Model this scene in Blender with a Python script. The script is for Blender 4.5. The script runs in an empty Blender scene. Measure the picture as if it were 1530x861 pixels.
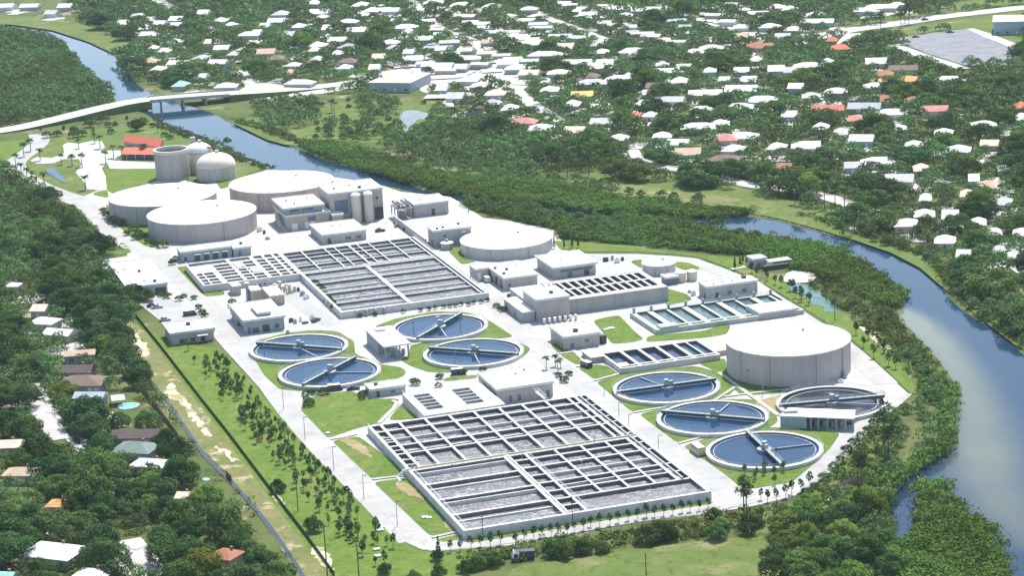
import bpy, math, random
import numpy as np
from mathutils import Vector
R = math.radians
HAZE = 0.000034
rng = np.random.default_rng(7)
random.seed(7)
sc = bpy.context.scene
col = sc.collection

# ------------------------------------------------------------------ camera and surveying helpers
FOC, PIT, ROLL, CH = 3644.3, R(14.525), R(-3.033), 240.4
PW, PH = 1530.0, 861.0
cp, sp, cr, sr = math.cos(PIT), math.sin(PIT), math.cos(ROLL), math.sin(ROLL)

def G(px, py, z=0.0):
    """where the sight line of a point of the survey photograph meets height z"""
    X = px - PW / 2; Y = py - PH / 2
    x = cr * X + sr * Y; y = -sr * X + cr * Y
    dx = x / FOC; dy = cp - y / FOC * sp; dz = -sp - y / FOC * cp
    t = (z - CH) / dz
    return (dx * t, dy * t)

def Pj(x, y, z=0.0):
    Z = z - CH
    d = y * cp - Z * sp; u = y * sp + Z * cp
    a = FOC * x / d; b = -FOC * u / d
    return (PW / 2 + cr * a - sr * b, PH / 2 + sr * a + cr * b)

def PXM(y):                      # pixels per metre at image row y
    return 2.0 + 0.0041 * y

ANG = R(17.2)
UX, UY = math.cos(ANG), math.sin(ANG)
O2 = (-17.173, 647.387)

def W(u, v):                     # plant frame -> world
    return (O2[0] + u * UX - v * UY, O2[1] + u * UY + v * UX)

def UV(x, y):
    dx, dy = x - O2[0], y - O2[1]
    return (dx * UX + dy * UY, -dx * UY + dy * UX)

cam_d = bpy.data.cameras.new('camera')
cam = bpy.data.objects.new('camera', cam_d); col.objects.link(cam)
cam_d.sensor_fit = 'HORIZONTAL'; cam_d.sensor_width = 36.0
cam_d.lens = FOC / PW * 36.0
cam_d.clip_start = 5.0; cam_d.clip_end = 30000.0
# axes: forward f, right r, up u, with roll
f = Vector((0, cp, -sp)); r0 = Vector((1, 0, 0)); u0 = Vector((0, sp, cp))
right = r0 * cr + u0 * sr
up = u0 * cr - r0 * sr
from mathutils import Matrix
M = Matrix(((right.x, up.x, -f.x, 0), (right.y, up.y, -f.y, 0), (right.z, up.z, -f.z, CH), (0, 0, 0, 1)))
cam.matrix_world = M
sc.camera = cam

# ------------------------------------------------------------------ materials
def newmat(name):
    m = bpy.data.materials.new(name); m.use_nodes = True
    nt = m.node_tree; nt.nodes.clear()
    out = nt.nodes.new('ShaderNodeOutputMaterial')
    return m, nt, out

def nd(nt, t, **kw):
    n = nt.nodes.new(t)
    for k, v in kw.items():
        if k.startswith('i_'): n.inputs[k[2:].replace('_', ' ')].default_value = v
        else: setattr(n, k, v)
    return n

def c4(c): return (c[0], c[1], c[2], 1.0)

def noise_fac(nt, scale, lo, hi, detail=4.0, coord='Object', stretch=None, dist=0.0):
    tc = nd(nt, 'ShaderNodeTexCoord')
    src = tc.outputs[coord] if coord != 'World' else nd(nt, 'ShaderNodeNewGeometry').outputs['Position']
    if stretch:
        mp = nd(nt, 'ShaderNodeMapping'); mp.inputs['Rotation'].default_value = (0, 0, stretch[1]); mp.inputs['Scale'].default_value = stretch[0]
        nt.links.new(src, mp.inputs['Vector']); src = mp.outputs['Vector']
    n = nd(nt, 'ShaderNodeTexNoise'); n.inputs['Scale'].default_value = scale; n.inputs['Detail'].default_value = detail
    n.inputs['Roughness'].default_value = 0.6; n.inputs['Distortion'].default_value = dist
    nt.links.new(src, n.inputs['Vector'])
    mr = nd(nt, 'ShaderNodeMapRange'); mr.inputs['From Min'].default_value = lo; mr.inputs['From Max'].default_value = hi
    nt.links.new(n.outputs['Fac'], mr.inputs['Value'])
    return mr.outputs['Result']

def mixc(nt, fac, a, b):
    m = nd(nt, 'ShaderNodeMix'); m.data_type = 'RGBA'
    nt.links.new(fac, m.inputs['Factor'])
    for s, v in ((m.inputs[6], a), (m.inputs[7], b)):
        if hasattr(v, 'is_linked') or hasattr(v, 'node'): nt.links.new(v, s)
        else: s.default_value = c4(v)
    return m.outputs[2]

def surf(name, a, b, scale=0.15, lo=0.35, hi=0.65, rough=0.8, second=None, streak=False, spec=0.3, bump=0.0):
    """two toned noisy surface, in world coordinates; second = (colour, scale, lo, hi)"""
    m, nt, out = newmat(name)
    p = nd(nt, 'ShaderNodeBsdfPrincipled'); p.inputs['Roughness'].default_value = rough
    p.inputs['Specular IOR Level'].default_value = spec
    cc = mixc(nt, noise_fac(nt, scale, lo, hi, coord='World', stretch=((1, 1, 0.15), 0) if streak else None), a, b)
    if second:
        for c2, s2, l2, h2 in (second if isinstance(second, list) else [second]):
            cc = mixc(nt, noise_fac(nt, s2, l2, h2, coord='World'), cc, c2)
    nt.links.new(cc, p.inputs['Base Color'])
    if bump:
        b_ = nd(nt, 'ShaderNodeBump'); b_.inputs['Distance'].default_value = bump
        nt.links.new(noise_fac(nt, 2.0, 0, 1, coord='World'), b_.inputs['Height']); nt.links.new(b_.outputs['Normal'], p.inputs['Normal'])
    nt.links.new(p.outputs['BSDF'], out.inputs['Surface'])
    return m

MAT = {}
MAT['white_roof'] = surf('white_roof', (0.66, 0.66, 0.65), (0.56, 0.56, 0.55), 0.12, rough=0.6, second=[((0.42, 0.405, 0.385), 0.45, 0.58, 0.8), ((0.36, 0.35, 0.34), 1.5, 0.66, 0.85)])
MAT['tank_roof'] = surf('tank_roof', (0.66, 0.65, 0.64), (0.58, 0.57, 0.56), 0.08, rough=0.6, second=[((0.46, 0.43, 0.41), 0.3, 0.60, 0.85), ((0.40, 0.38, 0.36), 1.2, 0.66, 0.85)])
MAT['tank_wall'] = surf('tank_wall', (0.455, 0.395, 0.365), (0.40, 0.35, 0.325), 0.5, rough=0.85, streak=True)
MAT['tank_wall_warm'] = surf('tank_wall_warm', (0.48, 0.395, 0.34), (0.41, 0.34, 0.295), 0.5, rough=0.85, streak=True)
MAT['tank_wall_pale'] = surf('tank_wall_pale', (0.50, 0.465, 0.43), (0.43, 0.40, 0.375), 0.5, rough=0.85, streak=True)
MAT['digester'] = surf('digester', (0.44, 0.40, 0.345), (0.36, 0.33, 0.29), 0.4, rough=0.7, streak=True)
MAT['dome'] = surf('dome', (0.62, 0.55, 0.44), (0.56, 0.5, 0.41), 0.3, rough=0.6)
MAT['grey_wall'] = surf('grey_wall', (0.40, 0.385, 0.36), (0.33, 0.315, 0.30), 0.6, rough=0.85, streak=True)
MAT['mauve_wall'] = surf('mauve_wall', (0.45, 0.39, 0.36), (0.37, 0.325, 0.30), 0.6, rough=0.85, streak=True)
MAT['green_wall'] = surf('green_wall', (0.31, 0.36, 0.36), (0.26, 0.31, 0.31), 0.6, rough=0.8, streak=True)
MAT['tan_wall'] = surf('tan_wall', (0.46, 0.39, 0.31), (0.38, 0.32, 0.26), 0.6, rough=0.85, streak=True)
MAT['cream'] = surf('cream', (0.62, 0.55, 0.43), (0.52, 0.46, 0.37), 0.6, rough=0.7, streak=True)
MAT['concrete'] = surf('concrete', (0.42, 0.412, 0.385), (0.35, 0.342, 0.322), 0.12, rough=0.85, second=[((0.25, 0.24, 0.22), 0.16, 0.55, 0.78), ((0.23, 0.22, 0.205), 0.8, 0.60, 0.82)])
MAT['wall_shade_pale'] = surf('wall_shade_pale', (0.17, 0.17, 0.17), (0.27, 0.27, 0.265), 0.5, rough=0.8)  # paler painted shade for the inner walls of the rear and channel basins
MAT['wall_shade'] = surf('inner_wall_shade', (0.085, 0.085, 0.095), (0.15, 0.15, 0.155), 0.5, rough=0.8)  # near-black colour standing in for shade on inner basin and clarifier walls
MAT['basin_wall'] = surf('basin_wall', (0.61, 0.59, 0.545), (0.48, 0.465, 0.43), 0.3, rough=0.85, streak=False, second=((0.33, 0.33, 0.31), 0.9, 0.60, 0.82))
MAT['green_concrete'] = surf('green_concrete', (0.42, 0.46, 0.40), (0.32, 0.37, 0.33), 0.4, rough=0.85, second=((0.52, 0.49, 0.36), 0.3, 0.55, 0.7))
MAT['road'] = surf('road', (0.36, 0.352, 0.33), (0.30, 0.294, 0.278), 0.06, rough=0.9, second=[((0.25, 0.24, 0.23), 0.22, 0.54, 0.78), ((0.24, 0.23, 0.22), 0.05, 0.58, 0.75)])
MAT['street'] = surf('street', (0.42, 0.40, 0.38), (0.34, 0.325, 0.31), 0.1, rough=0.9, second=((0.26, 0.25, 0.24), 0.3, 0.6, 0.8))
MAT['pale_street'] = surf('pale_street', (0.44, 0.42, 0.39), (0.36, 0.34, 0.32), 0.1, rough=0.9, second=((0.27, 0.28, 0.2), 0.15, 0.6, 0.75))
MAT['asphalt'] = surf('asphalt', (0.145, 0.15, 0.165), (0.20, 0.205, 0.215), 0.12, rough=0.9, second=((0.10, 0.10, 0.11), 0.5, 0.58, 0.8))
MAT['drive'] = surf('drive', (0.28, 0.275, 0.265), (0.33, 0.325, 0.315), 0.08, rough=0.9, second=((0.25, 0.24, 0.235), 0.3, 0.58, 0.8))
MAT['paint'] = surf('paint', (0.75, 0.75, 0.72), (0.6, 0.6, 0.57), 0.5, rough=0.7)
MAT['lawn'] = surf('lawn', (0.085, 0.142, 0.022), (0.122, 0.172, 0.034), 0.13, rough=0.95, second=[((0.17, 0.165, 0.06), 0.07, 0.55, 0.72), ((0.05, 0.092, 0.016), 0.35, 0.50, 0.75), ((0.045, 0.08, 0.016), 1.4, 0.54, 0.75)], spec=0.1)
MAT['rough_grass'] = surf('rough_grass', (0.080, 0.125, 0.026), (0.125, 0.15, 0.045), 0.06, rough=0.95, second=[((0.21, 0.19, 0.10), 0.05, 0.56, 0.72), ((0.045, 0.085, 0.016), 0.3, 0.52, 0.72), ((0.035, 0.06, 0.015), 1.1, 0.56, 0.75)], spec=0.1)
MAT['dry_grass'] = surf('dry_grass', (0.17, 0.165, 0.07), (0.115, 0.135, 0.042), 0.07, rough=0.95, second=[((0.36, 0.30, 0.2), 0.11, 0.57, 0.68), ((0.075, 0.095, 0.03), 0.4, 0.54, 0.72)], spec=0.1)
MAT['sand'] = surf('sand', (0.52, 0.45, 0.34), (0.40, 0.34, 0.24), 0.12, rough=0.95, second=((0.24, 0.23, 0.10), 0.15, 0.5, 0.62), spec=0.1)
MAT['brown_soil'] = surf('brown_soil', (0.30, 0.23, 0.14), (0.22, 0.19, 0.09), 0.15, rough=0.95, second=((0.14, 0.18, 0.05), 0.2, 0.52, 0.68), spec=0.1)
MAT['ground'] = surf('ground', (0.062, 0.09, 0.024), (0.10, 0.115, 0.038), 0.02, rough=0.95, second=[((0.25, 0.225, 0.15), 0.045, 0.58, 0.68), ((0.04, 0.06, 0.016), 0.12, 0.52, 0.70)], spec=0.1)
MAT['dark_opening'] = surf('dark_opening', (0.03, 0.035, 0.05), (0.045, 0.05, 0.065), 0.5, rough=0.3, spec=0.5)
MAT['glass'] = surf('glass', (0.05, 0.065, 0.09), (0.08, 0.1, 0.13), 0.5, rough=0.15, spec=0.6)
MAT['louvre'] = surf('louvre', (0.16, 0.19, 0.25), (0.11, 0.13, 0.18), 1.5, rough=0.6)
MAT['white_paint'] = surf('white_paint', (0.76, 0.76, 0.74), (0.66, 0.66, 0.64), 0.8, rough=0.5)
MAT['grey_metal'] = surf('grey_metal', (0.34, 0.36, 0.37), (0.25, 0.27, 0.28), 0.8, rough=0.45)
MAT['teal_metal'] = surf('teal_metal', (0.33, 0.40, 0.41), (0.25, 0.31, 0.32), 0.8, rough=0.5)
MAT['dark_metal'] = surf('dark_metal', (0.07, 0.075, 0.08), (0.045, 0.05, 0.055), 0.8, rough=0.5)
MAT['mesh_green'] = surf('mesh_green', (0.035, 0.055, 0.02), (0.06, 0.085, 0.03), 0.5, rough=0.9)
MAT['rust'] = surf('rust', (0.26, 0.145, 0.08), (0.19, 0.11, 0.065), 0.6, rough=0.9)
MAT['bark'] = surf('bark', (0.16, 0.125, 0.095), (0.10, 0.08, 0.06), 1.2, rough=0.95, spec=0.1)
MAT['pale_bark'] = surf('pale_bark', (0.28, 0.24, 0.2), (0.2, 0.17, 0.14), 1.2, rough=0.95, spec=0.1)
MAT['wood_pole'] = surf('wood_pole', (0.14, 0.115, 0.095), (0.095, 0.08, 0.07), 1.2, rough=0.95, spec=0.1)
MAT['red_tile'] = surf('red_tile', (0.55, 0.13, 0.075), (0.46, 0.11, 0.065), 0.9, rough=0.8)
MAT['tyre'] = surf('tyre', (0.02, 0.02, 0.02), (0.03, 0.03, 0.03), 2, rough=0.8)
MAT['pool'] = surf('pool', (0.10, 0.50, 0.55), (0.16, 0.56, 0.60), 0.5, rough=0.05, spec=0.5)
MAT['tan_paint'] = surf('tan_paint', (0.52, 0.44, 0.25), (0.45, 0.38, 0.22), 0.8, rough=0.5)
def add_joints(m, w, h, mort, col, fac):
    nt = m.node_tree; p = next(n for n in nt.nodes if n.type == 'BSDF_PRINCIPLED'); l = p.inputs['Base Color'].links[0]; src = l.from_socket
    g = nd(nt, 'ShaderNodeNewGeometry'); mp = nd(nt, 'ShaderNodeMapping'); mp.inputs['Rotation'].default_value = (0, 0, -ANG); nt.links.new(g.outputs['Position'], mp.inputs['Vector'])
    b = nd(nt, 'ShaderNodeTexBrick'); b.inputs['Scale'].default_value = 1.0; b.inputs['Brick Width'].default_value = w; b.inputs['Row Height'].default_value = h; b.inputs['Mortar Size'].default_value = mort; b.inputs['Mortar Smooth'].default_value = .3; b.offset = 0.5
    nt.links.new(mp.outputs[0], b.inputs['Vector']); mu = nd(nt, 'ShaderNodeMath'); mu.operation = 'MULTIPLY'; mu.inputs[1].default_value = fac; nt.links.new(b.outputs['Fac'], mu.inputs[0])
    nt.links.new(mixc(nt, mu.outputs[0], src, col), p.inputs['Base Color'])
add_joints(MAT['concrete'], 7.5, 5.0, 0.11, (0.16, 0.15, 0.14), .6)
add_joints(MAT['road'], 40, 4.75, 0.10, (0.17, 0.165, 0.155), .6)
add_joints(MAT['white_roof'], 30, 3.2, 0.06, (0.36, 0.36, 0.35), .45)
def add_radial(m, n, col, fac):
    nt = m.node_tree; p = next(q for q in nt.nodes if q.type == 'BSDF_PRINCIPLED'); src = p.inputs['Base Color'].links[0].from_socket
    tc = nd(nt, 'ShaderNodeTexCoord'); gr = nd(nt, 'ShaderNodeTexGradient'); gr.gradient_type = 'RADIAL'; nt.links.new(tc.outputs['Object'], gr.inputs['Vector'])
    mu = nd(nt, 'ShaderNodeMath'); mu.operation = 'MULTIPLY'; mu.inputs[1].default_value = n; nt.links.new(gr.outputs['Fac'], mu.inputs[0])
    fr = nd(nt, 'ShaderNodeMath'); fr.operation = 'FRACT'; nt.links.new(mu.outputs[0], fr.inputs[0])
    lt = nd(nt, 'ShaderNodeMath'); lt.operation = 'LESS_THAN'; lt.inputs[1].default_value = .07; nt.links.new(fr.outputs[0], lt.inputs[0])
    m2 = nd(nt, 'ShaderNodeMath'); m2.operation = 'MULTIPLY'; m2.inputs[1].default_value = fac; nt.links.new(lt.outputs[0], m2.inputs[0])
    nt.links.new(mixc(nt, m2.outputs[0], src, col), p.inputs['Base Color'])
add_radial(MAT['tank_roof'], 20, (0.36, 0.34, 0.33), .5)
ROOFC = dict(white=(0.60, 0.60, 0.585), pale=(0.44, 0.44, 0.425), grey=(0.33, 0.36, 0.40), brown=(0.165, 0.11, 0.09), darkbrown=(0.085, 0.058, 0.055), tan=(0.46, 0.34, 0.235), orange=(0.56, 0.29, 0.11), red=(0.48, 0.13, 0.075), pinkred=(0.46, 0.20, 0.16), yellow=(0.62, 0.45, 0.14), green=(0.155, 0.21, 0.185), teal=(0.26, 0.48, 0.42), beige=(0.60, 0.49, 0.38), rust=(0.32, 0.13, 0.07))
for k, c in ROOFC.items():
    MAT['roof_' + k] = surf('roof_' + k, c, tuple(x * 0.8 for x in c), 0.35, rough=0.8, second=(tuple(x * 0.6 for x in c), 0.9, 0.60, 0.85))
WALLC = dict(white=(0.66, 0.65, 0.62), grey=(0.38, 0.39, 0.41), tan=(0.50, 0.42, 0.33), brick=(0.32, 0.17, 0.12), blue=(0.35, 0.42, 0.47))
for k, c in WALLC.items():
    MAT['hw_' + k] = surf('house_wall_' + k, c, tuple(x * 0.85 for x in c), 0.6, rough=0.85)
for k, c in dict(white=(0.7, 0.7, 0.7), red=(0.25, 0.02, 0.03), dark=(0.03, 0.035, 0.05), silver=(0.42, 0.44, 0.46), blue=(0.04, 0.09, 0.25), maroon=(0.11, 0.02, 0.04)).items():
    MAT['car_' + k] = surf('car_paint_' + k, c, tuple(x * 0.92 for x in c), 2, rough=0.25, spec=0.5)

def water_mat(name, deep, rough=0.06, murk=None, wave=0.25, wscale=0.5, spec=0.5):
    m, nt, out = newmat(name)
    p = nd(nt, 'ShaderNodeBsdfPrincipled'); p.inputs['Roughness'].default_value = rough
    p.inputs['IOR'].default_value = 1.33; p.inputs['Specular IOR Level'].default_value = spec
    if murk:
        at = nd(nt, 'ShaderNodeAttribute'); at.attribute_name = 'murk'
        nz = noise_fac(nt, 0.02, 0.3, 0.7, coord='World', detail=3, dist=0.4)
        mu = nd(nt, 'ShaderNodeMath'); mu.operation = 'MULTIPLY'
        nz0 = nd(nt, 'ShaderNodeMath'); nz0.operation = 'MULTIPLY'; nz0.inputs[1].default_value = 0.3; nt.links.new(nz, nz0.inputs[0]); nz = nz0.outputs[0]
        ad = nd(nt, 'ShaderNodeMath'); ad.operation = 'ADD'; ad.inputs[1].default_value = 0.75
        nt.links.new(nz, ad.inputs[0])
        nt.links.new(at.outputs['Fac'], mu.inputs[0]); nt.links.new(ad.outputs[0], mu.inputs[1])
        mu.use_clamp = True
        cc = mixc(nt, mu.outputs[0], deep, murk)
    else:
        cc = mixc(nt, noise_fac(nt, 0.1, 0.4, 0.6, coord='World'), deep, tuple(x * 1.25 for x in deep))
    nt.links.new(cc, p.inputs['Base Color'])
    b = nd(nt, 'ShaderNodeBump'); b.inputs['Strength'].default_value = 0.25; b.inputs['Distance'].default_value = wave
    nt.links.new(noise_fac(nt, wscale, 0, 1, coord='World'), b.inputs['Height']); nt.links.new(b.outputs['Normal'], p.inputs['Normal'])
    nt.links.new(p.outputs['BSDF'], out.inputs['Surface'])
    return m

MAT['river'] = water_mat('river_water', (0.013, 0.033, 0.060), murk=(0.135, 0.145, 0.10), wave=0.06, spec=0.21)
MAT['ditch'] = water_mat('ditch_water', (0.035, 0.042, 0.045), rough=0.15, wave=0.05, spec=0.25)
MAT['clar_water'] = water_mat('clarifier_water', (0.010, 0.030, 0.066), rough=0.05, wave=0.03, spec=0.24)
MAT['dark_water'] = water_mat('dark_water', (0.012, 0.022, 0.045), rough=0.05, wave=0.03, spec=0.35)
MAT['pond_pale'] = water_mat('pond_pale', (0.10, 0.115, 0.095), rough=0.12, wave=0.05, spec=0.2)
MAT['pond'] = water_mat('lagoon_water', (0.055, 0.11, 0.085), rough=0.12, wave=0.05, spec=0.3)
MAT['teal_water'] = water_mat('teal_water', (0.04, 0.10, 0.125), rough=0.06, wave=0.03)
MAT['green_water'] = water_mat('green_water', (0.055, 0.085, 0.08), rough=0.1, wave=0.03)

def foam_mat(name, dark, light, s=0.5):
    m, nt, out = newmat(name)
    p = nd(nt, 'ShaderNodeBsdfPrincipled'); p.inputs['Roughness'].default_value = 0.5; p.inputs['Specular IOR Level'].default_value = 0.35
    n1 = noise_fac(nt, s, 0.45, 0.57, detail=8, coord='World', stretch=((0.6, 1.6, 1), ANG), dist=1.2)
    cc = mixc(nt, n1, dark, light)
    cc = mixc(nt, noise_fac(nt, 0.06, 0.35, 0.7, coord='World'), cc, tuple((a + b) * 0.55 for a, b in zip(dark, light)))
    nt.links.new(cc, p.inputs['Base Color'])
    b = nd(nt, 'ShaderNodeBump'); b.inputs['Distance'].default_value = 0.2
    nt.links.new(n1, b.inputs['Height']); nt.links.new(b.outputs['Normal'], p.inputs['Normal'])
    nt.links.new(p.outputs['BSDF'], out.inputs['Surface'])
    return m
MAT['foam'] = foam_mat('aerated_water', (0.045, 0.045, 0.052), (0.36, 0.355, 0.36), 0.7)
MAT['foam_dark'] = foam_mat('channel_water', (0.06, 0.065, 0.07), (0.25, 0.255, 0.25), 0.5)
MAT['sludge'] = surf('scummy_floor', (0.012, 0.020, 0.032), (0.022, 0.030, 0.042), 0.1, rough=0.3, second=((0.19, 0.165, 0.15), 0.085, 0.54, 0.66))

def leaf_mat(name, dark, light, attr=False, hue=0.03):
    m, nt, out = newmat(name)
    at = nd(nt, 'ShaderNodeAttribute'); at.attribute_name = 'tint'
    if attr:
        a2 = nd(nt, 'ShaderNodeAttribute'); a2.attribute_name = 'rnd'; rnd = a2.outputs['Fac']
    else:
        rnd = nd(nt, 'ShaderNodeObjectInfo').outputs['Random']
    cc = mixc(nt, at.outputs['Fac'], dark, light)
    hs = nd(nt, 'ShaderNodeHueSaturation')
    m1 = nd(nt, 'ShaderNodeMapRange'); m1.inputs['To Min'].default_value = 0.5 - hue; m1.inputs['To Max'].default_value = 0.5 + hue * 0.6
    m2 = nd(nt, 'ShaderNodeMapRange'); m2.inputs['To Min'].default_value = 0.65; m2.inputs['To Max'].default_value = 1.35
    nt.links.new(rnd, m1.inputs['Value']); nt.links.new(m1.outputs['Result'], hs.inputs['Hue'])
    mm = nd(nt, 'ShaderNodeMath'); mm.operation = 'MULTIPLY_ADD'; mm.inputs[1].default_value = 7.31; mm.inputs[2].default_value = 0.37
    fr = nd(nt, 'ShaderNodeMath'); fr.operation = 'FRACT'
    nt.links.new(rnd, mm.inputs[0]); nt.links.new(mm.outputs[0], fr.inputs[0]); nt.links.new(rnd if attr else fr.outputs[0], m2.inputs['Value'])
    nt.links.new(m2.outputs['Result'], hs.inputs['Value']); nt.links.new(cc, hs.inputs['Color'])
    d = nd(nt, 'ShaderNodeBsdfDiffuse'); t = nd(nt, 'ShaderNodeBsdfTranslucent')
    nt.links.new(hs.outputs['Color'], d.inputs['Color']); nt.links.new(hs.outputs['Color'], t.inputs['Color'])
    mx = nd(nt, 'ShaderNodeMixShader'); mx.inputs[0].default_value = 0.16
    nt.links.new(d.outputs[0], mx.inputs[1]); nt.links.new(t.outputs[0], mx.inputs[2])
    nt.links.new(mx.outputs[0], out.inputs['Surface'])
    return m
LEAFC = dict(dark=((0.024, 0.055, 0.021), (0.080, 0.140, 0.042)), mid=((0.038, 0.082, 0.024), (0.120, 0.195, 0.050)), bright=((0.062, 0.122, 0.024), (0.165, 0.245, 0.054)), lime=((0.08, 0.115, 0.018), (0.16, 0.205, 0.04)), man=((0.028, 0.07, 0.016), (0.075, 0.15, 0.032)), palm=((0.03, 0.055, 0.02), (0.075, 0.11, 0.04)), rust=((0.10, 0.05, 0.03), (0.2, 0.09, 0.05)), grey=((0.10, 0.09, 0.075), (0.18, 0.16, 0.13)))
for k, (a, b) in LEAFC.items():
    MAT['leaf_' + k] = leaf_mat('leaf_' + k, a, b)
MAT['leaf_far'] = leaf_mat('leaf_far', (0.047, 0.100, 0.038), (0.155, 0.240, 0.072), attr=True, hue=0.035)
MAT['leaf_mass'] = leaf_mat('leaf_mangrove_mass', (0.055, 0.115, 0.026), (0.145, 0.235, 0.050), attr=True, hue=0.03)
MAT['leaf_scrub'] = leaf_mat('leaf_scrub', (0.05, 0.085, 0.020), (0.14, 0.19, 0.05), attr=True, hue=0.045)

# ------------------------------------------------------------------ mesh builder
ORIG = {}
class MB:
    def __init__(s): s.v = []; s.f = []; s.mi = []; s.cur = 0
    def add(s, vs, fs):
        b = len(s.v); s.v += vs
        for q in fs: s.f.append([b + i for i in q]); s.mi.append(s.cur)
    def hexa(s, lo, hi):          # two loops of the same length, bottom and top
        n = len(lo)
        fs = [list(range(n))[::-1], [n + i for i in range(n)]]
        for i in range(n): j = (i + 1) % n; fs.append([i, j, n + j, n + i])
        s.add(list(lo) + list(hi), fs)
    def box(s, u0, u1, v0, v1, z0, z1):      # plant frame
        q = [W(u0, v0), W(u1, v0), W(u1, v1), W(u0, v1)]
        s.hexa([(x, y, z0) for x, y in q], [(x, y, z1) for x, y in q]); return s
    def boxl(s, c, rot, sx, sy, z0, z1):     # rotated box about world centre c
        ca, sa = math.cos(rot), math.sin(rot)
        q = [(c[0] + a * sx / 2 * ca - b * sy / 2 * sa, c[1] + a * sx / 2 * sa + b * sy / 2 * ca) for a, b in ((-1, -1), (1, -1), (1, 1), (-1, 1))]
        s.hexa([(x, y, z0) for x, y in q], [(x, y, z1) for x, y in q]); return s
    def prism(s, pts, z0, z1): s.hexa([(x, y, z0) for x, y in pts], [(x, y, z1) for x, y in pts]); return s
    def sheet(s, pts, z): s.add([(x, y, z) for x, y in pts], [list(range(len(pts)))]); return s
    def cyl(s, c, r, z0, z1, n=48, r1=None):
        r1 = r if r1 is None else r1
        a = [2 * math.pi * i / n for i in range(n)]
        s.hexa([(c[0] + r * math.cos(t), c[1] + r * math.sin(t), z0) for t in a], [(c[0] + r1 * math.cos(t), c[1] + r1 * math.sin(t), z1) for t in a]); return s
    def ring(s, c, ra, rb, z0, z1, n=72):
        a = [2 * math.pi * i / n for i in range(n)]
        P = lambda r, z: [(c[0] + r * math.cos(t), c[1] + r * math.sin(t), z) for t in a]
        vs = P(rb, z0) + P(rb, z1) + P(ra, z1) + P(ra, z0); fs = []
        for i in range(n):
            j = (i + 1) % n
            for k in range(3): fs.append([k * n + i, k * n + j, (k + 1) * n + j, (k + 1) * n + i])
        s.add(vs, fs); return s
    def lathe(s, c, prof, n=56):             # prof: (r, z) from bottom up
        a = [2 * math.pi * i / n for i in range(n)]
        vs = []; fs = []
        for r, z in prof: vs += [(c[0] + r * math.cos(t), c[1] + r * math.sin(t), z) for t in a]
        for k in range(len(prof) - 1):
            for i in range(n):
                j = (i + 1) % n
                fs.append([k * n + i, k * n + j, (k + 1) * n + j, (k + 1) * n + i])
        fs.append([(len(prof) - 1) * n + i for i in range(n)])
        s.add(vs, fs); return s
    def tube(s, p, q, r, n=6, r2=None):
        p = Vector(p); q = Vector(q); d = (q - p).normalized()
        x = d.orthogonal().normalized(); y = d.cross(x); r2 = r if r2 is None else r2
        a = [2 * math.pi * i / n for i in range(n)]
        s.hexa([tuple(p + (x * math.cos(t) + y * math.sin(t)) * r) for t in a], [tuple(q + (x * math.cos(t) + y * math.sin(t)) * r2) for t in a]); return s
    def bar(s, p, q, w, z0, z1):             # plan bar between two ground points
        dx, dy = q[0] - p[0], q[1] - p[1]; L = math.hypot(dx, dy)
        s.boxl(((p[0] + q[0]) / 2, (p[1] + q[1]) / 2), math.atan2(dy, dx), L, w, z0, z1); return s
    def build(s, name, mat, parent=None, smooth=False):
        me = bpy.data.meshes.new(name)
        o3 = ORIG.get(parent.name, (0, 0, 0)) if parent else None
        if parent is None:
            xs = [p[0] for p in s.v]; ys = [p[1] for p in s.v]; zs = [p[2] for p in s.v]
            o3 = ((min(xs) + max(xs)) / 2, (min(ys) + max(ys)) / 2, min(zs))
        me.from_pydata([(x - o3[0], y - o3[1], z - o3[2]) for x, y, z in s.v], [], s.f)
        for mm in (mat if isinstance(mat, (list, tuple)) else [mat]): me.materials.append(MAT[mm] if isinstance(mm, str) else mm)
        if max(s.mi, default=0) > 0: me.polygons.foreach_set('material_index', s.mi)
        if smooth: me.polygons.foreach_set('use_smooth', [True] * len(me.polygons))
        o = bpy.data.objects.new(name, me); col.objects.link(o)
        ORIG[o.name] = o3
        if parent: o.parent = parent
        else: o.location = o3
        return o

def tag(o, label, cat=None, group=None):
    o['label'] = label
    if cat: o['category'] = cat
    if group: o['group'] = group
    return o

def thing(name, label, cat, loc, group=None):
    o = bpy.data.objects.new(name, None); col.objects.link(o)
    o.empty_display_size = 1.0
    o.location = (loc[0], loc[1], loc[2] if len(loc) > 2 else 0.0)
    ORIG[o.name] = tuple(o.location)
    return tag(o, label, cat, group)

def structure(o): o['kind'] = 'structure'; return o
def stuff(o, label=None, cat=None):
    o['kind'] = 'stuff'
    if label: tag(o, label, cat)
    return o

def copytree(o, loc, rz=0.0, scale=(1, 1, 1)):
    c = o.copy(); col.objects.link(c); c.location = loc; c.rotation_euler = (0, 0, rz); c.scale = scale
    for ch in o.children:
        d = ch.copy(); col.objects.link(d); d.parent = c
        for g in ch.children:
            e = g.copy(); col.objects.link(e); e.parent = d
    return c

def roundoff(p, d=2.2):
    o = []; L = len(p)
    for i in range(L):
        a, b, c = p[i - 1], p[i], p[(i + 1) % L]
        la = math.hypot(a[0] - b[0], a[1] - b[1]) or 1; lc = math.hypot(c[0] - b[0], c[1] - b[1]) or 1
        ka = min(d / la, .45); kc = min(d / lc, .45)
        q0 = (b[0] + (a[0] - b[0]) * ka, b[1] + (a[1] - b[1]) * ka); q2 = (b[0] + (c[0] - b[0]) * kc, b[1] + (c[1] - b[1]) * kc)
        o += [q0, ((q0[0] + q2[0] + 2 * b[0]) / 4, (q0[1] + q2[1] + 2 * b[1]) / 4), q2]
    return o

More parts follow.
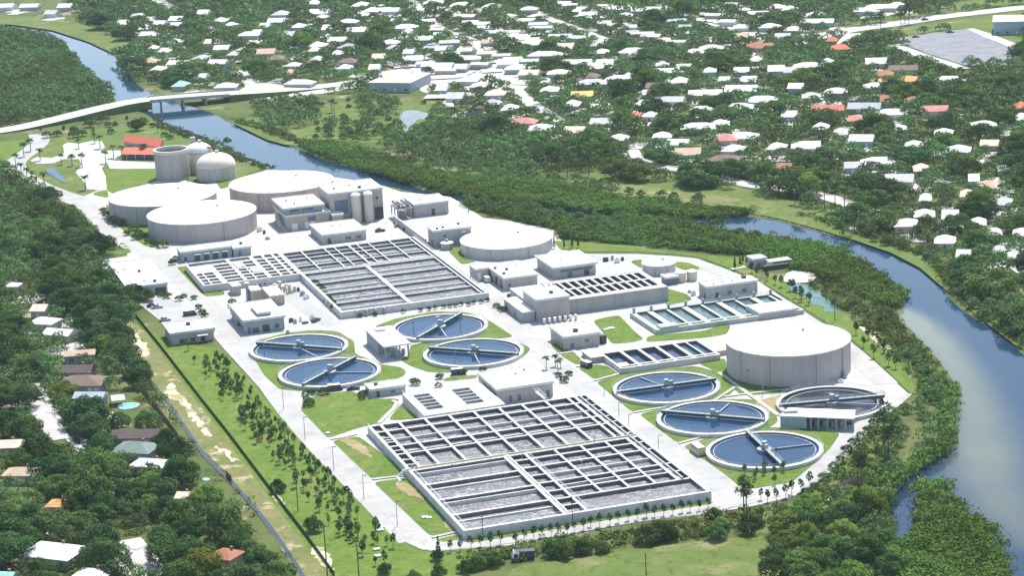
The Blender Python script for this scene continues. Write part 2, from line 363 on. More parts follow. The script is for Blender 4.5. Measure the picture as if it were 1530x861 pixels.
def chaikin(p, n=2, closed=True):
    p = [tuple(q) for q in p]
    for _ in range(n):
        o = []; L = len(p)
        if not closed: o.append(p[0])
        for i in range(L if closed else L - 1):
            a, b = p[i], p[(i + 1) % L]
            o.append((a[0] * .75 + b[0] * .25, a[1] * .75 + b[1] * .25)); o.append((a[0] * .25 + b[0] * .75, a[1] * .25 + b[1] * .75))
        if not closed: o.append(p[-1])
        p = o
    return p

def GP(px, z=0.0): return [G(a, b, z) for a, b in px]

def inpoly(P, poly):
    """P (N,2) array, poly list -> bool array"""
    x, y = P[:, 0], P[:, 1]; r = np.zeros(len(P), bool)
    q = np.asarray(poly); n = len(q); j = n - 1
    for i in range(n):
        xi, yi = q[i]; xj, yj = q[j]
        c = ((yi > y) != (yj > y)) & (x < (xj - xi) * (y - yi) / (yj - yi + 1e-12) + xi)
        r ^= c; j = i
    return r

def segdist(P, poly, closed=True):
    q = np.asarray(poly); d = np.full(len(P), 1e9)
    n = len(q)
    for i in range(n if closed else n - 1):
        a = q[i]; b = q[(i + 1) % n]; ab = b - a
        t = np.clip(((P - a) @ ab) / (ab @ ab + 1e-9), 0, 1)
        d = np.minimum(d, np.hypot(*(P - a - t[:, None] * ab).T))
    return d

def numpy_mesh(name, V, F, mat, attrs=None, parent=None, link=True):
    me = bpy.data.meshes.new(name)
    V = np.asarray(V, np.float32); F = np.asarray(F, np.int32); k = F.shape[1]
    me.vertices.add(len(V)); me.vertices.foreach_set('co', V.ravel())
    me.loops.add(F.size); me.loops.foreach_set('vertex_index', F.ravel())
    me.polygons.add(len(F)); me.polygons.foreach_set('loop_start', np.arange(0, F.size, k, dtype=np.int32))
    try: me.polygons.foreach_set('loop_total', np.full(len(F), k, np.int32))
    except Exception: pass
    me.materials.append(MAT[mat])
    for an, av in (attrs or {}).items():
        a = me.attributes.new(an, 'FLOAT', 'POINT'); a.data.foreach_set('value', np.asarray(av, np.float32))
    me.update(calc_edges=True)
    if not link: return me
    o = bpy.data.objects.new(name, me); col.objects.link(o)
    if parent: o.parent = parent
    return o

# ------------------------------------------------------------------ terrain with the river bed cut into it
RIVER = [(-60, 30), (21, 37), (52, 39), (78, 44), (105, 51), (131, 61), (150, 70), (168, 80), (180, 97), (194, 115), (210, 131), (240, 146), (290, 160), (322, 170), (340, 183), (366, 193), (390, 207), (420, 216), (455, 226), (485, 240), (526, 251), (563, 260), (589, 267), (606, 275), (640, 287), (690, 293), (760, 302), (865, 315), (960, 321), (1066, 326), (1130, 323), (1190, 338), (1261, 357), (1310, 370), (1365, 386), (1390, 405), (1412, 440), (1449, 474), (1485, 492), (1505, 500), (1517, 520), (1535, 535), (1640, 600), (1700, 900), (1640, 990), (1540, 960), (1506, 861), (1498, 824), (1480, 794), (1462, 782), (1433, 757), (1425, 733), (1397, 722), (1375, 731), (1371, 755), (1366, 790), (1345, 818), (1332, 815), (1330, 790), (1324, 757), (1345, 725), (1375, 700), (1418, 672), (1422, 650), (1424, 609), (1430, 580), (1412, 552), (1390, 523), (1370, 502), (1347, 480), (1337, 467), (1355, 449), (1350, 436), (1325, 422), (1313, 407), (1261, 380), (1208, 361), (1160, 351), (1110, 352), (1066, 342), (960, 329), (865, 323), (760, 311), (690, 301), (640, 293), (600, 283), (573, 277), (498, 270), (419, 257), (392, 250), (366, 242), (345, 232), (324, 219), (282, 202), (251, 193), (228, 176), (210, 166), (180, 157), (165, 141), (150, 126), (131, 113), (122, 100), (107, 78), (97, 62), (70, 55), (21, 47), (-60, 38)]
POND = [(596, 170), (612, 164), (634, 168), (646, 172), (640, 180), (622, 178), (616, 196), (604, 198), (600, 186)]
PLAZA_POND = [(68, 252), (76, 250), (84, 254), (92, 264), (100, 272), (98, 276), (88, 270), (76, 262), (70, 258)]
river_w = chaikin(GP(RIVER, -0.6), 1)
pond_w = chaikin(GP(POND, -0.6), 2)
ppond_w = chaikin(GP(PLAZA_POND, -0.6), 2)

def axis(a, b, step, far):
    core = list(np.arange(a, b + 0.1, step)); out = core[:]
    d = step
    x = b
    while x < far: d *= 1.5; x += d; out.append(x)
    d = step; x = a
    while x > -far: d *= 1.5; x -= d; out.insert(0, x)
    return np.array(out)
gx = axis(-420, 390, 3.0, 3600); gy = axis(560, 1960, 3.0, 5200)
XX, YY = np.meshgrid(gx, gy); PP = np.stack([XX.ravel(), YY.ravel()], 1)
ZZ = np.zeros(len(PP))
for poly in (river_w, pond_w, ppond_w):
    q = np.asarray(poly); m = (PP[:, 0] > q[:, 0].min() - 30) & (PP[:, 0] < q[:, 0].max() + 30) & (PP[:, 1] > q[:, 1].min() - 30) & (PP[:, 1] < q[:, 1].max() + 30)
    idx = np.where(m)[0]; d = segdist(PP[idx], poly); ins = inpoly(PP[idx], poly)
    sd = np.where(ins, -d, d)
    ZZ[idx] = np.minimum(ZZ[idx], np.clip((sd - 1.2) * 0.45, -2.6, 0))
ny, nx = len(gy), len(gx)
ii = (np.arange(ny - 1)[:, None] * nx + np.arange(nx - 1)[None, :]).ravel()
Fq = np.stack([ii, ii + 1, ii + nx + 1, ii + nx], 1)
g = numpy_mesh('ground', np.column_stack([PP, ZZ]), Fq, 'ground'); structure(g)

# water sheet lying below the land, seen only where the bed is cut
wx = np.arange(-480, 470, 4.0); wy = np.arange(540, 2000, 4.0)
XX, YY = np.meshgrid(wx, wy); WP = np.stack([XX.ravel(), YY.ravel()], 1)
murk = np.zeros(len(WP))
PLM = np.array([G(*q, -1) for q in ((1338, 464), (1362, 480), (1392, 506), (1418, 540), (1440, 580), (1458, 625), (1468, 670), (1478, 715), (1496, 760), (1530, 800))])
PLW = np.array([5, 8, 10, 11, 12.5, 14, 15, 15, 13, 10.0]); PLS = np.array([1.5, 1.4, 1.15, .95, .85, .8, .8, .75, .6, .4])
tt = np.linspace(0, len(PLM) - 1, 120); seq = np.arange(len(PLM))
for t_ in tt:
    c = (np.interp(t_, seq, PLM[:, 0]), np.interp(t_, seq, PLM[:, 1])); rad = np.interp(t_, seq, PLW); st = np.interp(t_, seq, PLS)
    d = np.hypot((WP[:, 0] - c[0]) / .9, (WP[:, 1] - c[1]) / 1.5)
    murk = np.maximum(murk, st * np.clip(1.3 - d / rad, 0, 1) ** 1.3)
for poly in (pond_w,):
    murk[segdist(WP, poly) < 8] = 0.9; murk[inpoly(WP, poly)] = 0.9
ny, nx = len(wy), len(wx)
ii = (np.arange(ny - 1)[:, None] * nx + np.arange(nx - 1)[None, :]).ravel()
w_ = numpy_mesh('river', np.column_stack([WP, np.full(len(WP), -0.6)]), np.stack([ii, ii + 1, ii + nx + 1, ii + nx], 1), 'river', {'murk': murk}); structure(w_)

# ------------------------------------------------------------------ flat sheets of the setting
SHEETN = [0]
def lift(z): SHEETN[0] += 1; return z + SHEETN[0] * 0.0013
SOLID = []     # world polygons where no tree may stand
def ragged(p, amp):
    o = []; rg = random.Random(int(p[0][0] * 10))
    for i in range(len(p)):
        a, b = p[i], p[(i + 1) % len(p)]; n = max(1, int(math.hypot(b[0] - a[0], b[1] - a[1]) / 1.6))
        for k in range(n):
            q = (a[0] + (b[0] - a[0]) * k / n + rg.gauss(0, amp * .5), a[1] + (b[1] - a[1]) * k / n + rg.gauss(0, amp)); o.append(q)
    return o
def sheetpx(name, px, mat, z, smooth=1, block=True, side=None, rough=0.0):
    p = roundoff(GP(px)) if smooth == 'r' else chaikin(GP(px), smooth) if smooth else GP(px)
    if rough: p = ragged(p, rough)
    z = lift(z)
    if block: SOLID.append(p)
    m = MB()
    if side:
        n = len(p); m.add([(x, y, z) for x, y in p], [list(range(n))]); m.cur = 1
        for i in range(n):
            a, b = p[i], p[(i + 1) % n]
            m.add([(a[0], a[1], 0), (b[0], b[1], 0), (b[0], b[1], z), (a[0], a[1], z)], [[0, 1, 2, 3]])
        o = m.build(name, [mat, side])
    else:
        m.sheet(p, z); o = m.build(name, mat)
    return structure(o)

def strip(name, px, width, mat, z=0.16, zs=None, smooth=2, block=True, skirt=None, world=False):
    p = list(px) if world else GP(px)
    if zs is None: zs = [lift(z)] * len(p)
    p3 = [(a[0], a[1], b) for a, b in zip(p, zs)]
    for _ in range(smooth):
        o = [p3[0]]
        for i in range(len(p3) - 1):
            a, b = p3[i], p3[i + 1]
            o.append(tuple(a[k] * .75 + b[k] * .25 for k in range(3))); o.append(tuple(a[k] * .25 + b[k] * .75 for k in range(3)))
        o.append(p3[-1]); p3 = o
    L = []; Rr = []
    for i, q in enumerate(p3):
        a = p3[max(i - 1, 0)]; b = p3[min(i + 1, len(p3) - 1)]
        dx, dy = b[0] - a[0], b[1] - a[1]; l = math.hypot(dx, dy) or 1; nx_, ny_ = -dy / l, dx / l
        L.append((q[0] + nx_ * width / 2, q[1] + ny_ * width / 2, q[2])); Rr.append((q[0] - nx_ * width / 2, q[1] - ny_ * width / 2, q[2]))
    m = MB(); n = len(p3)
    m.add(L + Rr, [[i, i + 1, n + i + 1, n + i] for i in range(n - 1)])
    if skirt:
        m.cur = 1
        for S in (L, Rr):
            m.add(S + [(x, y, -0.1) for x, y, _ in S], [[i, i + 1, n + i + 1, n + i] for i in range(n - 1)])
    if block: SOLID.append([(a[0], a[1]) for a in L] + [(a[0], a[1]) for a in Rr[::-1]])
    return structure(m.build(name, [mat, skirt] if skirt else mat)), p3

# plant pavement
PLANT = [(66, 272), (90, 286), (118, 290), (135, 281), (165, 279), (170, 262), (232, 258), (300, 276), (352, 268), (400, 254), (430, 255), (500, 265), (560, 274), (600, 287), (640, 291), (672, 294), (690, 304), (722, 326), (760, 330), (830, 345), (850, 378), (880, 380), (950, 380), (1005, 383), (1042, 387), (1078, 400), (1135, 422), (1193, 461), (1240, 490), (1272, 512), (1313, 549), (1356, 588), (1340, 607), (1318, 622), (1290, 641), (1257, 682), (1221, 721), (1185, 743), (1130, 756), (1063, 768), (954, 780), (760, 816), (660, 824), (630, 822), (601, 809), (525, 730), (456, 661), (404, 600), (376, 567), (335, 522), (318, 502), (325, 485), (250, 500), (240, 480), (205, 452), (210, 440), (180, 412), (133, 392), (190, 383), (190, 371), (157, 350), (118, 310), (90, 300), (60, 284)]
sheetpx('pavement', PLANT, 'concrete', 0.10, 0)
# the darker asphalt of the entry roads and the plant roads
strip('road', [(58, 200), (60, 213), (45, 226), (27, 238), (20, 248), (32, 263), (60, 279), (92, 291), (118, 299)], 11, 'drive', 0.14)
strip('road', [(27, 238), (6, 248), (-30, 262)], 9, 'drive', 0.15)
strip('road', [(122, 300), (150, 331), (172, 353), (205, 372), (243, 387), (262, 408), (290, 437), (322, 470), (345, 497), (395, 560), (428, 606), (475, 662), (540, 727), (620, 809)], 9.5, 'road', 0.14)
strip('road', [(428, 438), (470, 470), (500, 487)], 8, 'drive', 0.14)
strip('road', [(733, 445), (770, 483), (830, 546), (880, 588), (960, 643), (1030, 690), (1075, 722), (1100, 742)], 9, 'road', 0.15)
strip('road', [(640, 818), (760, 809), (954, 774), (1063, 760), (1130, 744), (1185, 732), (1215, 714), (1250, 680), (1285, 640), (1335, 600), (1348, 588)], 7, 'road', 0.16)
strip('road', [(880, 386), (950, 386), (1005, 389), (1050, 398), (1100, 416), (1190, 470), (1262, 517), (1325, 575)], 8, 'road', 0.15)
PL2 = [(55, 235), (78, 236), (96, 229), (94, 217), (101, 213), (118, 215), (135, 211), (152, 211), (157, 220), (150, 226), (160, 232), (160, 242), (152, 252), (162, 270), (165, 280), (150, 284), (130, 283), (128, 275), (113, 258), (122, 246), (118, 238), (95, 238), (80, 244), (55, 245), (45, 240)]
sheetpx('pavement', PL2, 'concrete', 0.12, 0)
sheetpx('path', [(158, 225), (182, 225), (180, 233), (168, 240), (232, 243), (232, 252), (165, 253), (158, 240)], 'concrete', 0.13, 0)
sheetpx('car_park', [(212, 454), (247, 443), (262, 450), (285, 462), (300, 472), (306, 478), (262, 484), (240, 480), (232, 468)], 'drive', 0.15, 0)

LAWNS = [
 [(264, 400), (277, 398), (294, 414), (311, 429), (334, 436), (337, 441), (307, 444), (298, 436)],
 [(372, 524), (395, 562), (418, 583), (470, 587), (560, 575), (600, 565), (608, 557), (600, 550), (568, 545), (531, 530), (529, 511), (505, 496), (470, 494), (430, 498), (388, 509)],
 [(733, 481), (768, 504), (745, 507), (700, 510), (640, 513), (600, 509), (572, 494), (559, 489), (590, 477), (650, 466), (700, 468)],
 [(613, 517), (660, 508), (740, 506), (787, 517), (793, 523), (781, 535), (742, 548), (700, 554), (668, 558), (640, 557), (614, 548), (597, 538), (611, 532)],
 [(661, 571), (666, 565), (714, 561), (713, 566)],
 [(449, 613), (456, 598), (480, 590), (526, 585), (547, 597), (598, 597), (592, 605), (575, 627), (565, 634), (537, 640), (490, 656)],
 [(580, 629), (598, 606), (628, 627)],
 [(496, 660), (533, 653), (541, 657), (611, 708), (556, 717)],
 [(558, 722), (606, 715), (640, 748), (690, 793), (644, 803)],
 [(648, 808), (690, 799), (692, 806), (664, 812)],
 [(692, 810), (760, 798), (1064, 750), (1066, 754), (954, 771), (760, 804), (700, 813)],
 [(836, 531), (857, 527), (870, 544), (861, 546)], [(822, 515), (838, 512), (852, 526), (834, 529)],
 [(863, 550), (903, 546), (923, 558), (888, 568)],
 [(891, 572), (917, 563), (960, 553), (1040, 548), (1075, 558), (1102, 579), (1085, 596), (1050, 600), (1000, 608), (945, 617)],
 [(955, 620), (985, 613), (1060, 598), (1130, 598), (1156, 612), (1163, 630), (1150, 640), (1100, 640), (1055, 655), (1012, 663)],
 [(1020, 668), (1060, 655), (1140, 640), (1200, 640), (1256, 648), (1240, 672), (1213, 697), (1183, 722), (1120, 732), (1106, 729), (1085, 711), (1055, 690)],
 [(1043, 544), (1083, 536), (1090, 560), (1125, 576), (1185, 580), (1180, 588), (1108, 592), (1062, 552)],
 [(886, 480), (905, 475), (925, 472), (950, 498), (963, 508), (940, 513), (915, 515), (903, 500)],
 [(968, 503), (1055, 495), (1083, 484), (1092, 488), (1086, 500), (1050, 506), (965, 512)],
 [(993, 431), (1026, 440), (1035, 449), (996, 458)],
 [(941, 391), (959, 388), (959, 402)], [(1008, 392), (1028, 393), (1047, 401), (1037, 408), (1010, 400)],
 [(670, 376), (688, 367), (695, 388), (714, 391), (690, 396)],
 [(826, 360), (870, 363), (930, 367), (1000, 377), (1060, 383), (1120, 386), (1142, 395), (1126, 405), (1138, 420), (1130, 418), (1078, 397), (1042, 384), (1005, 380), (950, 377), (880, 377), (838, 374)],
 [(1141, 424), (1152, 412), (1175, 425), (1210, 440), (1262, 470), (1300, 505), (1345, 545), (1375, 590), (1362, 590), (1316, 547), (1275, 510), (1243, 488), (1196, 458)],
 [(1266, 618), (1306, 611), (1300, 620), (1274, 636), (1266, 636)],
 [(100, 234), (116, 234), (110, 237), (100, 238)],
 [(157, 252), (234, 255), (236, 270), (170, 290), (160, 285)],
 [(140, 288), (160, 284), (163, 296), (140, 292)],
 [(320, 268), (352, 262), (372, 256), (355, 275), (330, 283)],
 [(158, 306), (222, 330), (228, 355), (240, 372), (216, 368), (190, 350), (168, 330)],
 [(138, 386), (192, 371), (197, 378), (142, 388)],
]
for p in LAWNS: sheetpx('lawn', p, 'lawn', 0.21, 'r', side='concrete')
# the wide young-tree lawn beside the west road, rough grass round the site
WESTLAWN = [(200, 472), (232, 500), (262, 515), (330, 521), (372, 566), (400, 600), (452, 661), (521, 730), (597, 809), (626, 824), (660, 828), (760, 820), (770, 832), (600, 900), (520, 880), (480, 850), (400, 745), (330, 650), (270, 575)]
sheetpx('lawn', WESTLAWN, 'lawn', 0.06, 0, block=False)
sheetpx('lawn', [(0, 212), (48, 207), (44, 222), (24, 236), (2, 246), (-30, 255), (-30, 215)], 'lawn', 0.06, 1, block=False)
sheetpx('lawn', [(60, 206), (130, 196), (220, 178), (250, 196), (282, 205), (345, 238), (392, 253), (345, 266), (300, 270), (232, 262), (165, 276), (120, 296), (90, 286), (40, 262), (26, 248), (46, 230), (64, 214)], 'rough_grass', 0.05, 0, block=False)
sheetpx('field', [(755, 870), (768, 846), (850, 838), (960, 820), (1080, 806), (1182, 800), (1196, 830), (1190, 870)], 'rough_grass', 0.05, 1, block=False)
sheetpx('field', [(1080, 800), (1150, 760), (1200, 748), (1260, 690), (1300, 640), (1330, 615), (1330, 660), (1310, 720), (1270, 750), (1190, 798)], 'rough_grass', 0.045, 1, block=False)
sheetpx('field', [(-10, 24), (60, 24), (115, 33), (150, 46), (195, 62), (185, 78), (165, 78), (131, 62), (78, 45), (21, 37), (-20, 35)], 'rough_grass', 0.05, 'r')
sheetpx('field', [(344, 182), (380, 175), (470, 160), (520, 150), (600, 150), (650, 148), (690, 168), (720, 190), (640, 215), (560, 212), (470, 222), (410, 214), (370, 195)], 'rough_grass', 0.05, 1, block=False)
sheetpx('field', [(232, 128), (260, 122), (300, 130), (350, 140), (300, 148), (245, 150)], 'rough_grass', 0.05, 1, block=False)
sheetpx('field', [(860, 250), (940, 240), (1000, 258), (1060, 268), (1120, 285), (1180, 300), (1260, 320), (1320, 345), (1400, 385), (1470, 440), (1535, 510), (1535, 530), (1480, 488), (1420, 440), (1360, 388), (1250, 350), (1130, 318), (960, 300), (870, 280)], 'rough_grass', 0.05, 1, block=False)
sheetpx('field', [(880, 278), (930, 272), (1000, 285), (1060, 292), (1120, 300), (1060, 305), (960, 300)], 'dry_grass', 0.08, 1, block=False)
sheetpx('field', [(1240, 45), (1330, 18), (1530, -12), (1530, 4), (1400, 18), (1258, 42)], 'rough_grass', 0.05, 'r')
sheetpx('field', [(1276, 52), (1340, 42), (1420, 31), (1535, 16), (1535, 80), (1500, 60), (1450, 42), (1400, 46), (1335, 56)], 'rough_grass', 0.05, 'r')
sheetpx('pavement', [(352, 138), (380, 122), (430, 128), (480, 126), (525, 120), (545, 126), (530, 132), (480, 140), (420, 146), (380, 150)], 'pale_street', 0.07, 'r')
sheetpx('pavement', [(640, 120), (700, 108), (760, 97), (800, 90), (815, 96), (772, 112), (790, 130), (762, 140), (720, 124), (660, 132)], 'pale_street', 0.07, 'r')
sheetpx('pavement', [(560, 108), (620, 100), (650, 118), (640, 140), (628, 136), (625, 118), (575, 120)], 'pale_street', 0.07, 'r')
# the dry maintenance strip along the ditch
sheetpx('verge', [(176, 488), (200, 480), (225, 505), (262, 560), (330, 648), (400, 742), (462, 824), (480, 850), (530, 890), (450, 890), (440, 852), (400, 790), (345, 712), (300, 672), (262, 628), (222, 570), (196, 530)], 'dry_grass', 0.05, 1, block=False)
for p in ([(180, 488), (196, 486), (205, 500), (222, 520), (226, 530), (212, 536), (204, 528), (190, 510)],
          [(244, 590), (256, 570), (262, 580), (280, 600), (300, 630), (318, 655), (310, 655), (285, 622), (268, 604)],
          [(318, 664), (332, 668), (360, 692), (345, 690)], [(404, 742), (416, 738), (430, 757), (414, 752)],
          [(462, 820), (476, 815), (492, 838), (505, 858), (480, 850)],
          [(1278, 492), (1300, 490), (1322, 512), (1340, 524), (1318, 522), (1296, 508)], [(1238, 748), (1262, 746), (1262, 756), (1240, 756)]):
    sheetpx('bare_ground', p, 'sand', 0.09, 2, block=False, rough=1.0)
sheetpx('bare_ground', [(1122, 603), (1150, 596), (1172, 590), (1160, 606), (1163, 624), (1150, 618)], 'brown_soil', 0.23, 1, block=False)
for p in ([(502, 657), (520, 652), (545, 668), (560, 690), (545, 682), (520, 668)], [(585, 722), (612, 722), (640, 750), (622, 745), (600, 735)], [(668, 775), (690, 795), (676, 798), (660, 785)]):
    sheetpx('bare_ground', p, 'brown_soil', 0.235, 2, block=False, rough=.7)
for nm, pp in (('pond', POND), ('pond', PLAZA_POND)): sheetpx(nm, pp, 'river' if pp is PLAZA_POND else 'pond_pale', 0.24, 2, rough=.4)
# narrow ditch water
strip('ditch_water', [(204, 548), (228, 575), (252, 604), (278, 642), (303, 680), (335, 712), (368, 745), (400, 784), (430, 826), (452, 862), (470, 890)], 1.35, 'ditch', 0.09)
sheetpx('lagoon_water', [(1172, 428), (1190, 424), (1215, 428), (1226, 440), (1240, 452), (1258, 466), (1245, 470), (1222, 458), (1196, 442)], 'pond', 0.225, 2, block=False, rough=1.3)

# public streets
hz = [0.25, 0.5, 1.6, 3.4, 4.7, 4.9, 4.5, 2.6, 0.9, 0.3, 0.25]
HWY = [(-80, 204), (0, 197), (60, 188), (130, 175), (200, 162), (265, 157), (330, 151), (400, 142), (450, 134), (520, 125), (600, 112)]
o_, hp = strip('highway', HWY, 15.0, 'pale_street', 0.25, zs=hz); bpy.data.objects.remove(o_)
hl = [q for q in hp if Pj(*q)[0] < 226]; hr = [q for q in hp if Pj(*q)[0] > 338]
for h_ in (hl, hr): strip('highway', [(q[0], q[1]) for q in h_], 15.0, 'pale_street', zs=[q[2] for q in h_], smooth=0, skirt='rough_grass', world=True, block=False)
strip('road_marking', HWY, 0.5, 'paint', zs=[z + 0.06 for z in hz], block=False)
strip('highway', [(1210, 58), (1258, 46), (1339, 36), (1391, 27), (1450, 20), (1560, 8)], 17.0, 'pale_street', 0.2)
strip('street', [(1276, 50), (1268, 58), (1262, 66)], 10, 'pale_street', 0.19)
for px, wd in [([(940, 223), (946, 234), (960, 244), (985, 249), (1003, 251), (1040, 257), (1066, 263), (1100, 272), (1126, 278), (1153, 281), (1216, 288), (1271, 306), (1300, 318), (1330, 330)], 9),
               ([(762, 122), (772, 138), (795, 156), (815, 168), (840, 186)], 9), ([(610, -8), (631, 26), (668, 50), (704, 58), (728, 78), (745, 100), (762, 122)], 9),
               ([(790, 14), (815, 26), (865, 44), (896, 56), (930, 72)], 8), ([(985, 6), (1011, 18), (1050, 30), (1087, 42), (1126, 52), (1150, 60)], 8), ([(230, -5), (250, 10), (290, 20)], 9),
               ([(355, 105), (372, 118), (380, 130), (386, 140)], 10), ([(600, 112), (660, 126), (720, 108), (760, 98), (780, 92)], 12), ([(1334, 67), (1380, 84), (1440, 103)], 8), ([(1446, 43), (1485, 56), (1530, 76)], 8),
               ([(0, 608), (30, 604), (50, 603), (62, 616), (78, 640), (90, 658)], 7), ([(190, 808), (205, 826), (220, 846), (235, 870)], 8)]:
    strip('street', px, wd, 'pale_street' if px[0][1] < 400 else 'street', 0.12)
sheetpx('car_park', [(1334, 58), (1400, 48), (1444, 43), (1470, 55), (1525, 80), (1530, 95), (1490, 100), (1440, 97), (1385, 80)], 'asphalt', 0.15, 0)
A_, B_ = np.array(G(1360, 62)), np.array(G(1490, 92)); n_ = np.array([-(B_ - A_)[1], (B_ - A_)[0]]) / np.hypot(*(B_ - A_)); d_ = (B_ - A_) / np.hypot(*(B_ - A_)); Lc = np.hypot(*(B_ - A_))
m = MB()
for row in (-24, -8, 8, 24):
    for q in np.arange(4, Lc - 4, 3.0):
        c = A_ + d_ * q + n_ * row; m.boxl(c, math.atan2(n_[1], n_[0]), 9.5, .35, .2, .22)
structure(m.build('parking_marking', 'paint'))
for px, wd in [([(55, 574), (68, 592), (78, 616), (98, 638), (125, 627)], 1.6), ([(55, 596), (88, 592)], 2), ([(70, 618), (88, 614)], 3), ([(102, 655), (118, 684)], 2), ([(174, 834), (196, 866)], 1.6), ([(104, 655), (126, 656), (124, 668)], 2), ([(494, 658), (534, 650)], 1.3), ([(556, 718), (607, 712)], 1.3), ([(645, 805), (686, 796)], 1.3), ([(566, 634), (596, 604), (586, 600)], 1.5), ([(834, 530), (862, 526)], 1.2), ([(861, 549), (905, 545), (926, 560)], 1.2), ([(888, 570), (925, 560)], 1.2), ([(946, 618), (1003, 608)], 1.2), ([(1014, 664), (1060, 652)], 1.2), ([(848, 516), (876, 544)], 1.3), ([(1074, 558), (1163, 622)], 1.5), ([(1082, 594), (1130, 588), (1180, 583)], 1.3), ([(1064, 602), (1098, 580)], 1.2), ([(1093, 404), (1121, 398)], 2.5), ([(615, 517), (650, 508)], 1.5)]:
    strip('path', px, wd, 'concrete', 0.26, smooth=1)
for p in ([(157, 619), (172, 616), (186, 634), (190, 640), (166, 640), (160, 630)], [(150, 736), (166, 732), (180, 736), (162, 746), (152, 748)], [(15, 806), (50, 798), (74, 796), (70, 806), (40, 814), (20, 812)], [(0, 552), (20, 552), (34, 556), (10, 566), (0, 562)], [(183, 812), (215, 806), (217, 818), (200, 826)], [(108, 660), (124, 670), (140, 682), (146, 690), (130, 686)], [(1170, 418), (1178, 406), (1206, 406), (1222, 414), (1214, 424), (1172, 424)]):
    sheetpx('driveway', p, 'pale_street', 0.235, 1)

# ------------------------------------------------------------------ road bridge over the river
bt = thing('road_bridge', 'pale concrete road bridge crossing the river at upper left', 'bridge', (*G(280, 157, 0), 0))
hp2 = [(x, y, z) for x, y, z in hp if Pj(x, y, z)[0] > 215 and Pj(x, y, z)[0] < 350]
def offs(line, d):
    o = []
    for i, q in enumerate(line):
        a = line[max(i - 1, 0)]; b = line[min(i + 1, len(line) - 1)]
        l = math.hypot(b[0] - a[0], b[1] - a[1]) or 1
        o.append((q[0] - (b[1] - a[1]) / l * d, q[1] + (b[0] - a[0]) / l * d, q[2]))
    return o
def longbox(line, d0, d1, z0, z1):
    a = offs(line, d0); b = offs(line, d1); m = MB(); n = len(line)
    vs = [(x, y, z + z0) for x, y, z in a] + [(x, y, z + z0) for x, y, z in b] + [(x, y, z + z1) for x, y, z in b] + [(x, y, z + z1) for x, y, z in a]
    fs = []
    for i in range(n - 1):
        for k in range(4): fs.append([k * n + i, k * n + i + 1, ((k + 1) % 4) * n + i + 1, ((k + 1) % 4) * n + i])
    m.add(vs, fs); return m
longbox(hp2, -7.9, 7.9, -1.0, 0.05).build('deck', 'concrete', bt)
for d in (-7.9, 7.6): longbox(hp2, d, d + 0.3, 0.06, .75).build('parapet', 'concrete', bt)
for k in (.26, .5, .74):
    q = hp2[int(k * (len(hp2) - 1))]; a = hp2[int(k * (len(hp2) - 1)) + 1]
    MB().boxl((q[0], q[1]), math.atan2(a[1] - q[1], a[0] - q[0]) + R(90), 13, 1.0, -3, q[2] - 1.01).build('pier', 'concrete', bt)

# ------------------------------------------------------------------ round storage tanks
def extremes(L, Rr, h):
    a, b = G(*L, h), G(*Rr, h)
    return ((a[0] + b[0]) / 2, (a[1] + b[1]) / 2), math.hypot(a[0] - b[0], a[1] - b[1]) / 2
KEEP = []      # image-space boxes of things the photograph shows unobstructed

def tank(L, Rr, h, wall, label, dome=1.2, vents=1, seam=None, rim=0.5):
    c, r = extremes(L, Rr, h)
    t = thing('storage_tank', label, 'storage tank', (*c, 0), 'round concrete storage tanks')
    SOLID.append([(c[0] + r * math.cos(a), c[1] + r * math.sin(a)) for a in np.linspace(0, 6.28, 24, endpoint=False)])
    KEEP.append((L[0], min(L[1], Rr[1]) - 18, Rr[0], max(L[1], Rr[1]) + 24))
    MB().cyl(c, r - 0.15, 0, h - rim, 96).build('wall', wall, t)
    rf = MB().lathe(c, [(r, h - rim + 0.01), (r, h - 0.02), (r - 0.4, h)] + [(r * k, h + dome * (1 - k * k)) for k in (0.9, 0.75, 0.6, 0.45, 0.3, 0.15, 0.03)], 96).build('roof', 'tank_roof', t)
    for i in range(vents):
        a = 0.7 + i * 2.1; q = (c[0] + r * .35 * math.cos(a), c[1] + r * .35 * math.sin(a))
        MB().cyl(q, 0.5, h + dome * .8, h + dome + 0.7, 12).build('roof_vent', 'grey_metal', rf)
    for a in np.radians([248, 262, 300] if seam is None else seam):
        MB().boxl((c[0] + (r + 0.1) * math.cos(a), c[1] + (r + 0.1) * math.sin(a)), a, 0.5, 0.7, 0, h - rim - 0.02).build('pilaster', wall, t)
    a = R(215)
    m = MB()
    p0 = (c[0] + (r + .35) * math.cos(a), c[1] + (r + .35) * math.sin(a))
    for s in (-.3, .3):
        q = (p0[0] - s * math.sin(a), p0[1] + s * math.cos(a)); m.tube((*q, 0.2), (*q, h + .9), 0.06)
    for z in np.arange(.6, h, .5): m.tube((p0[0] + .3 * math.sin(a), p0[1] - .3 * math.cos(a), z), (p0[0] - .3 * math.sin(a), p0[1] + .3 * math.cos(a), z), 0.04)
    m.build('ladder', 'grey_metal', t)
    return t, c, r
tank((161, 297), (323.5, 284), 9.0, 'tank_wall', 'low round white-roofed tank standing just left of the open-topped grey tank, leftmost of the tanks')
tank((219, 323), (383, 310), 8.6, 'tank_wall', 'low round white-roofed tank with small palms along its mauve wall, beside the west road')
tank((342, 278), (498, 264), 9.0, 'tank_wall_warm', 'low round white-roofed tank with warm pinkish wall, next to the river')
tank((687, 360), (825, 351), 5.0, 'tank_wall_pale', 'shallow round white-roofed tank with pale low wall, mid plant by the mangroves', dome=1.0)
tank((1084, 510), (1271, 502), 11.0, 'tank_wall', 'biggest tall round white-roofed tank, at the right beside the empty clarifier', dome=1.3, seam=[245, 322, 290])
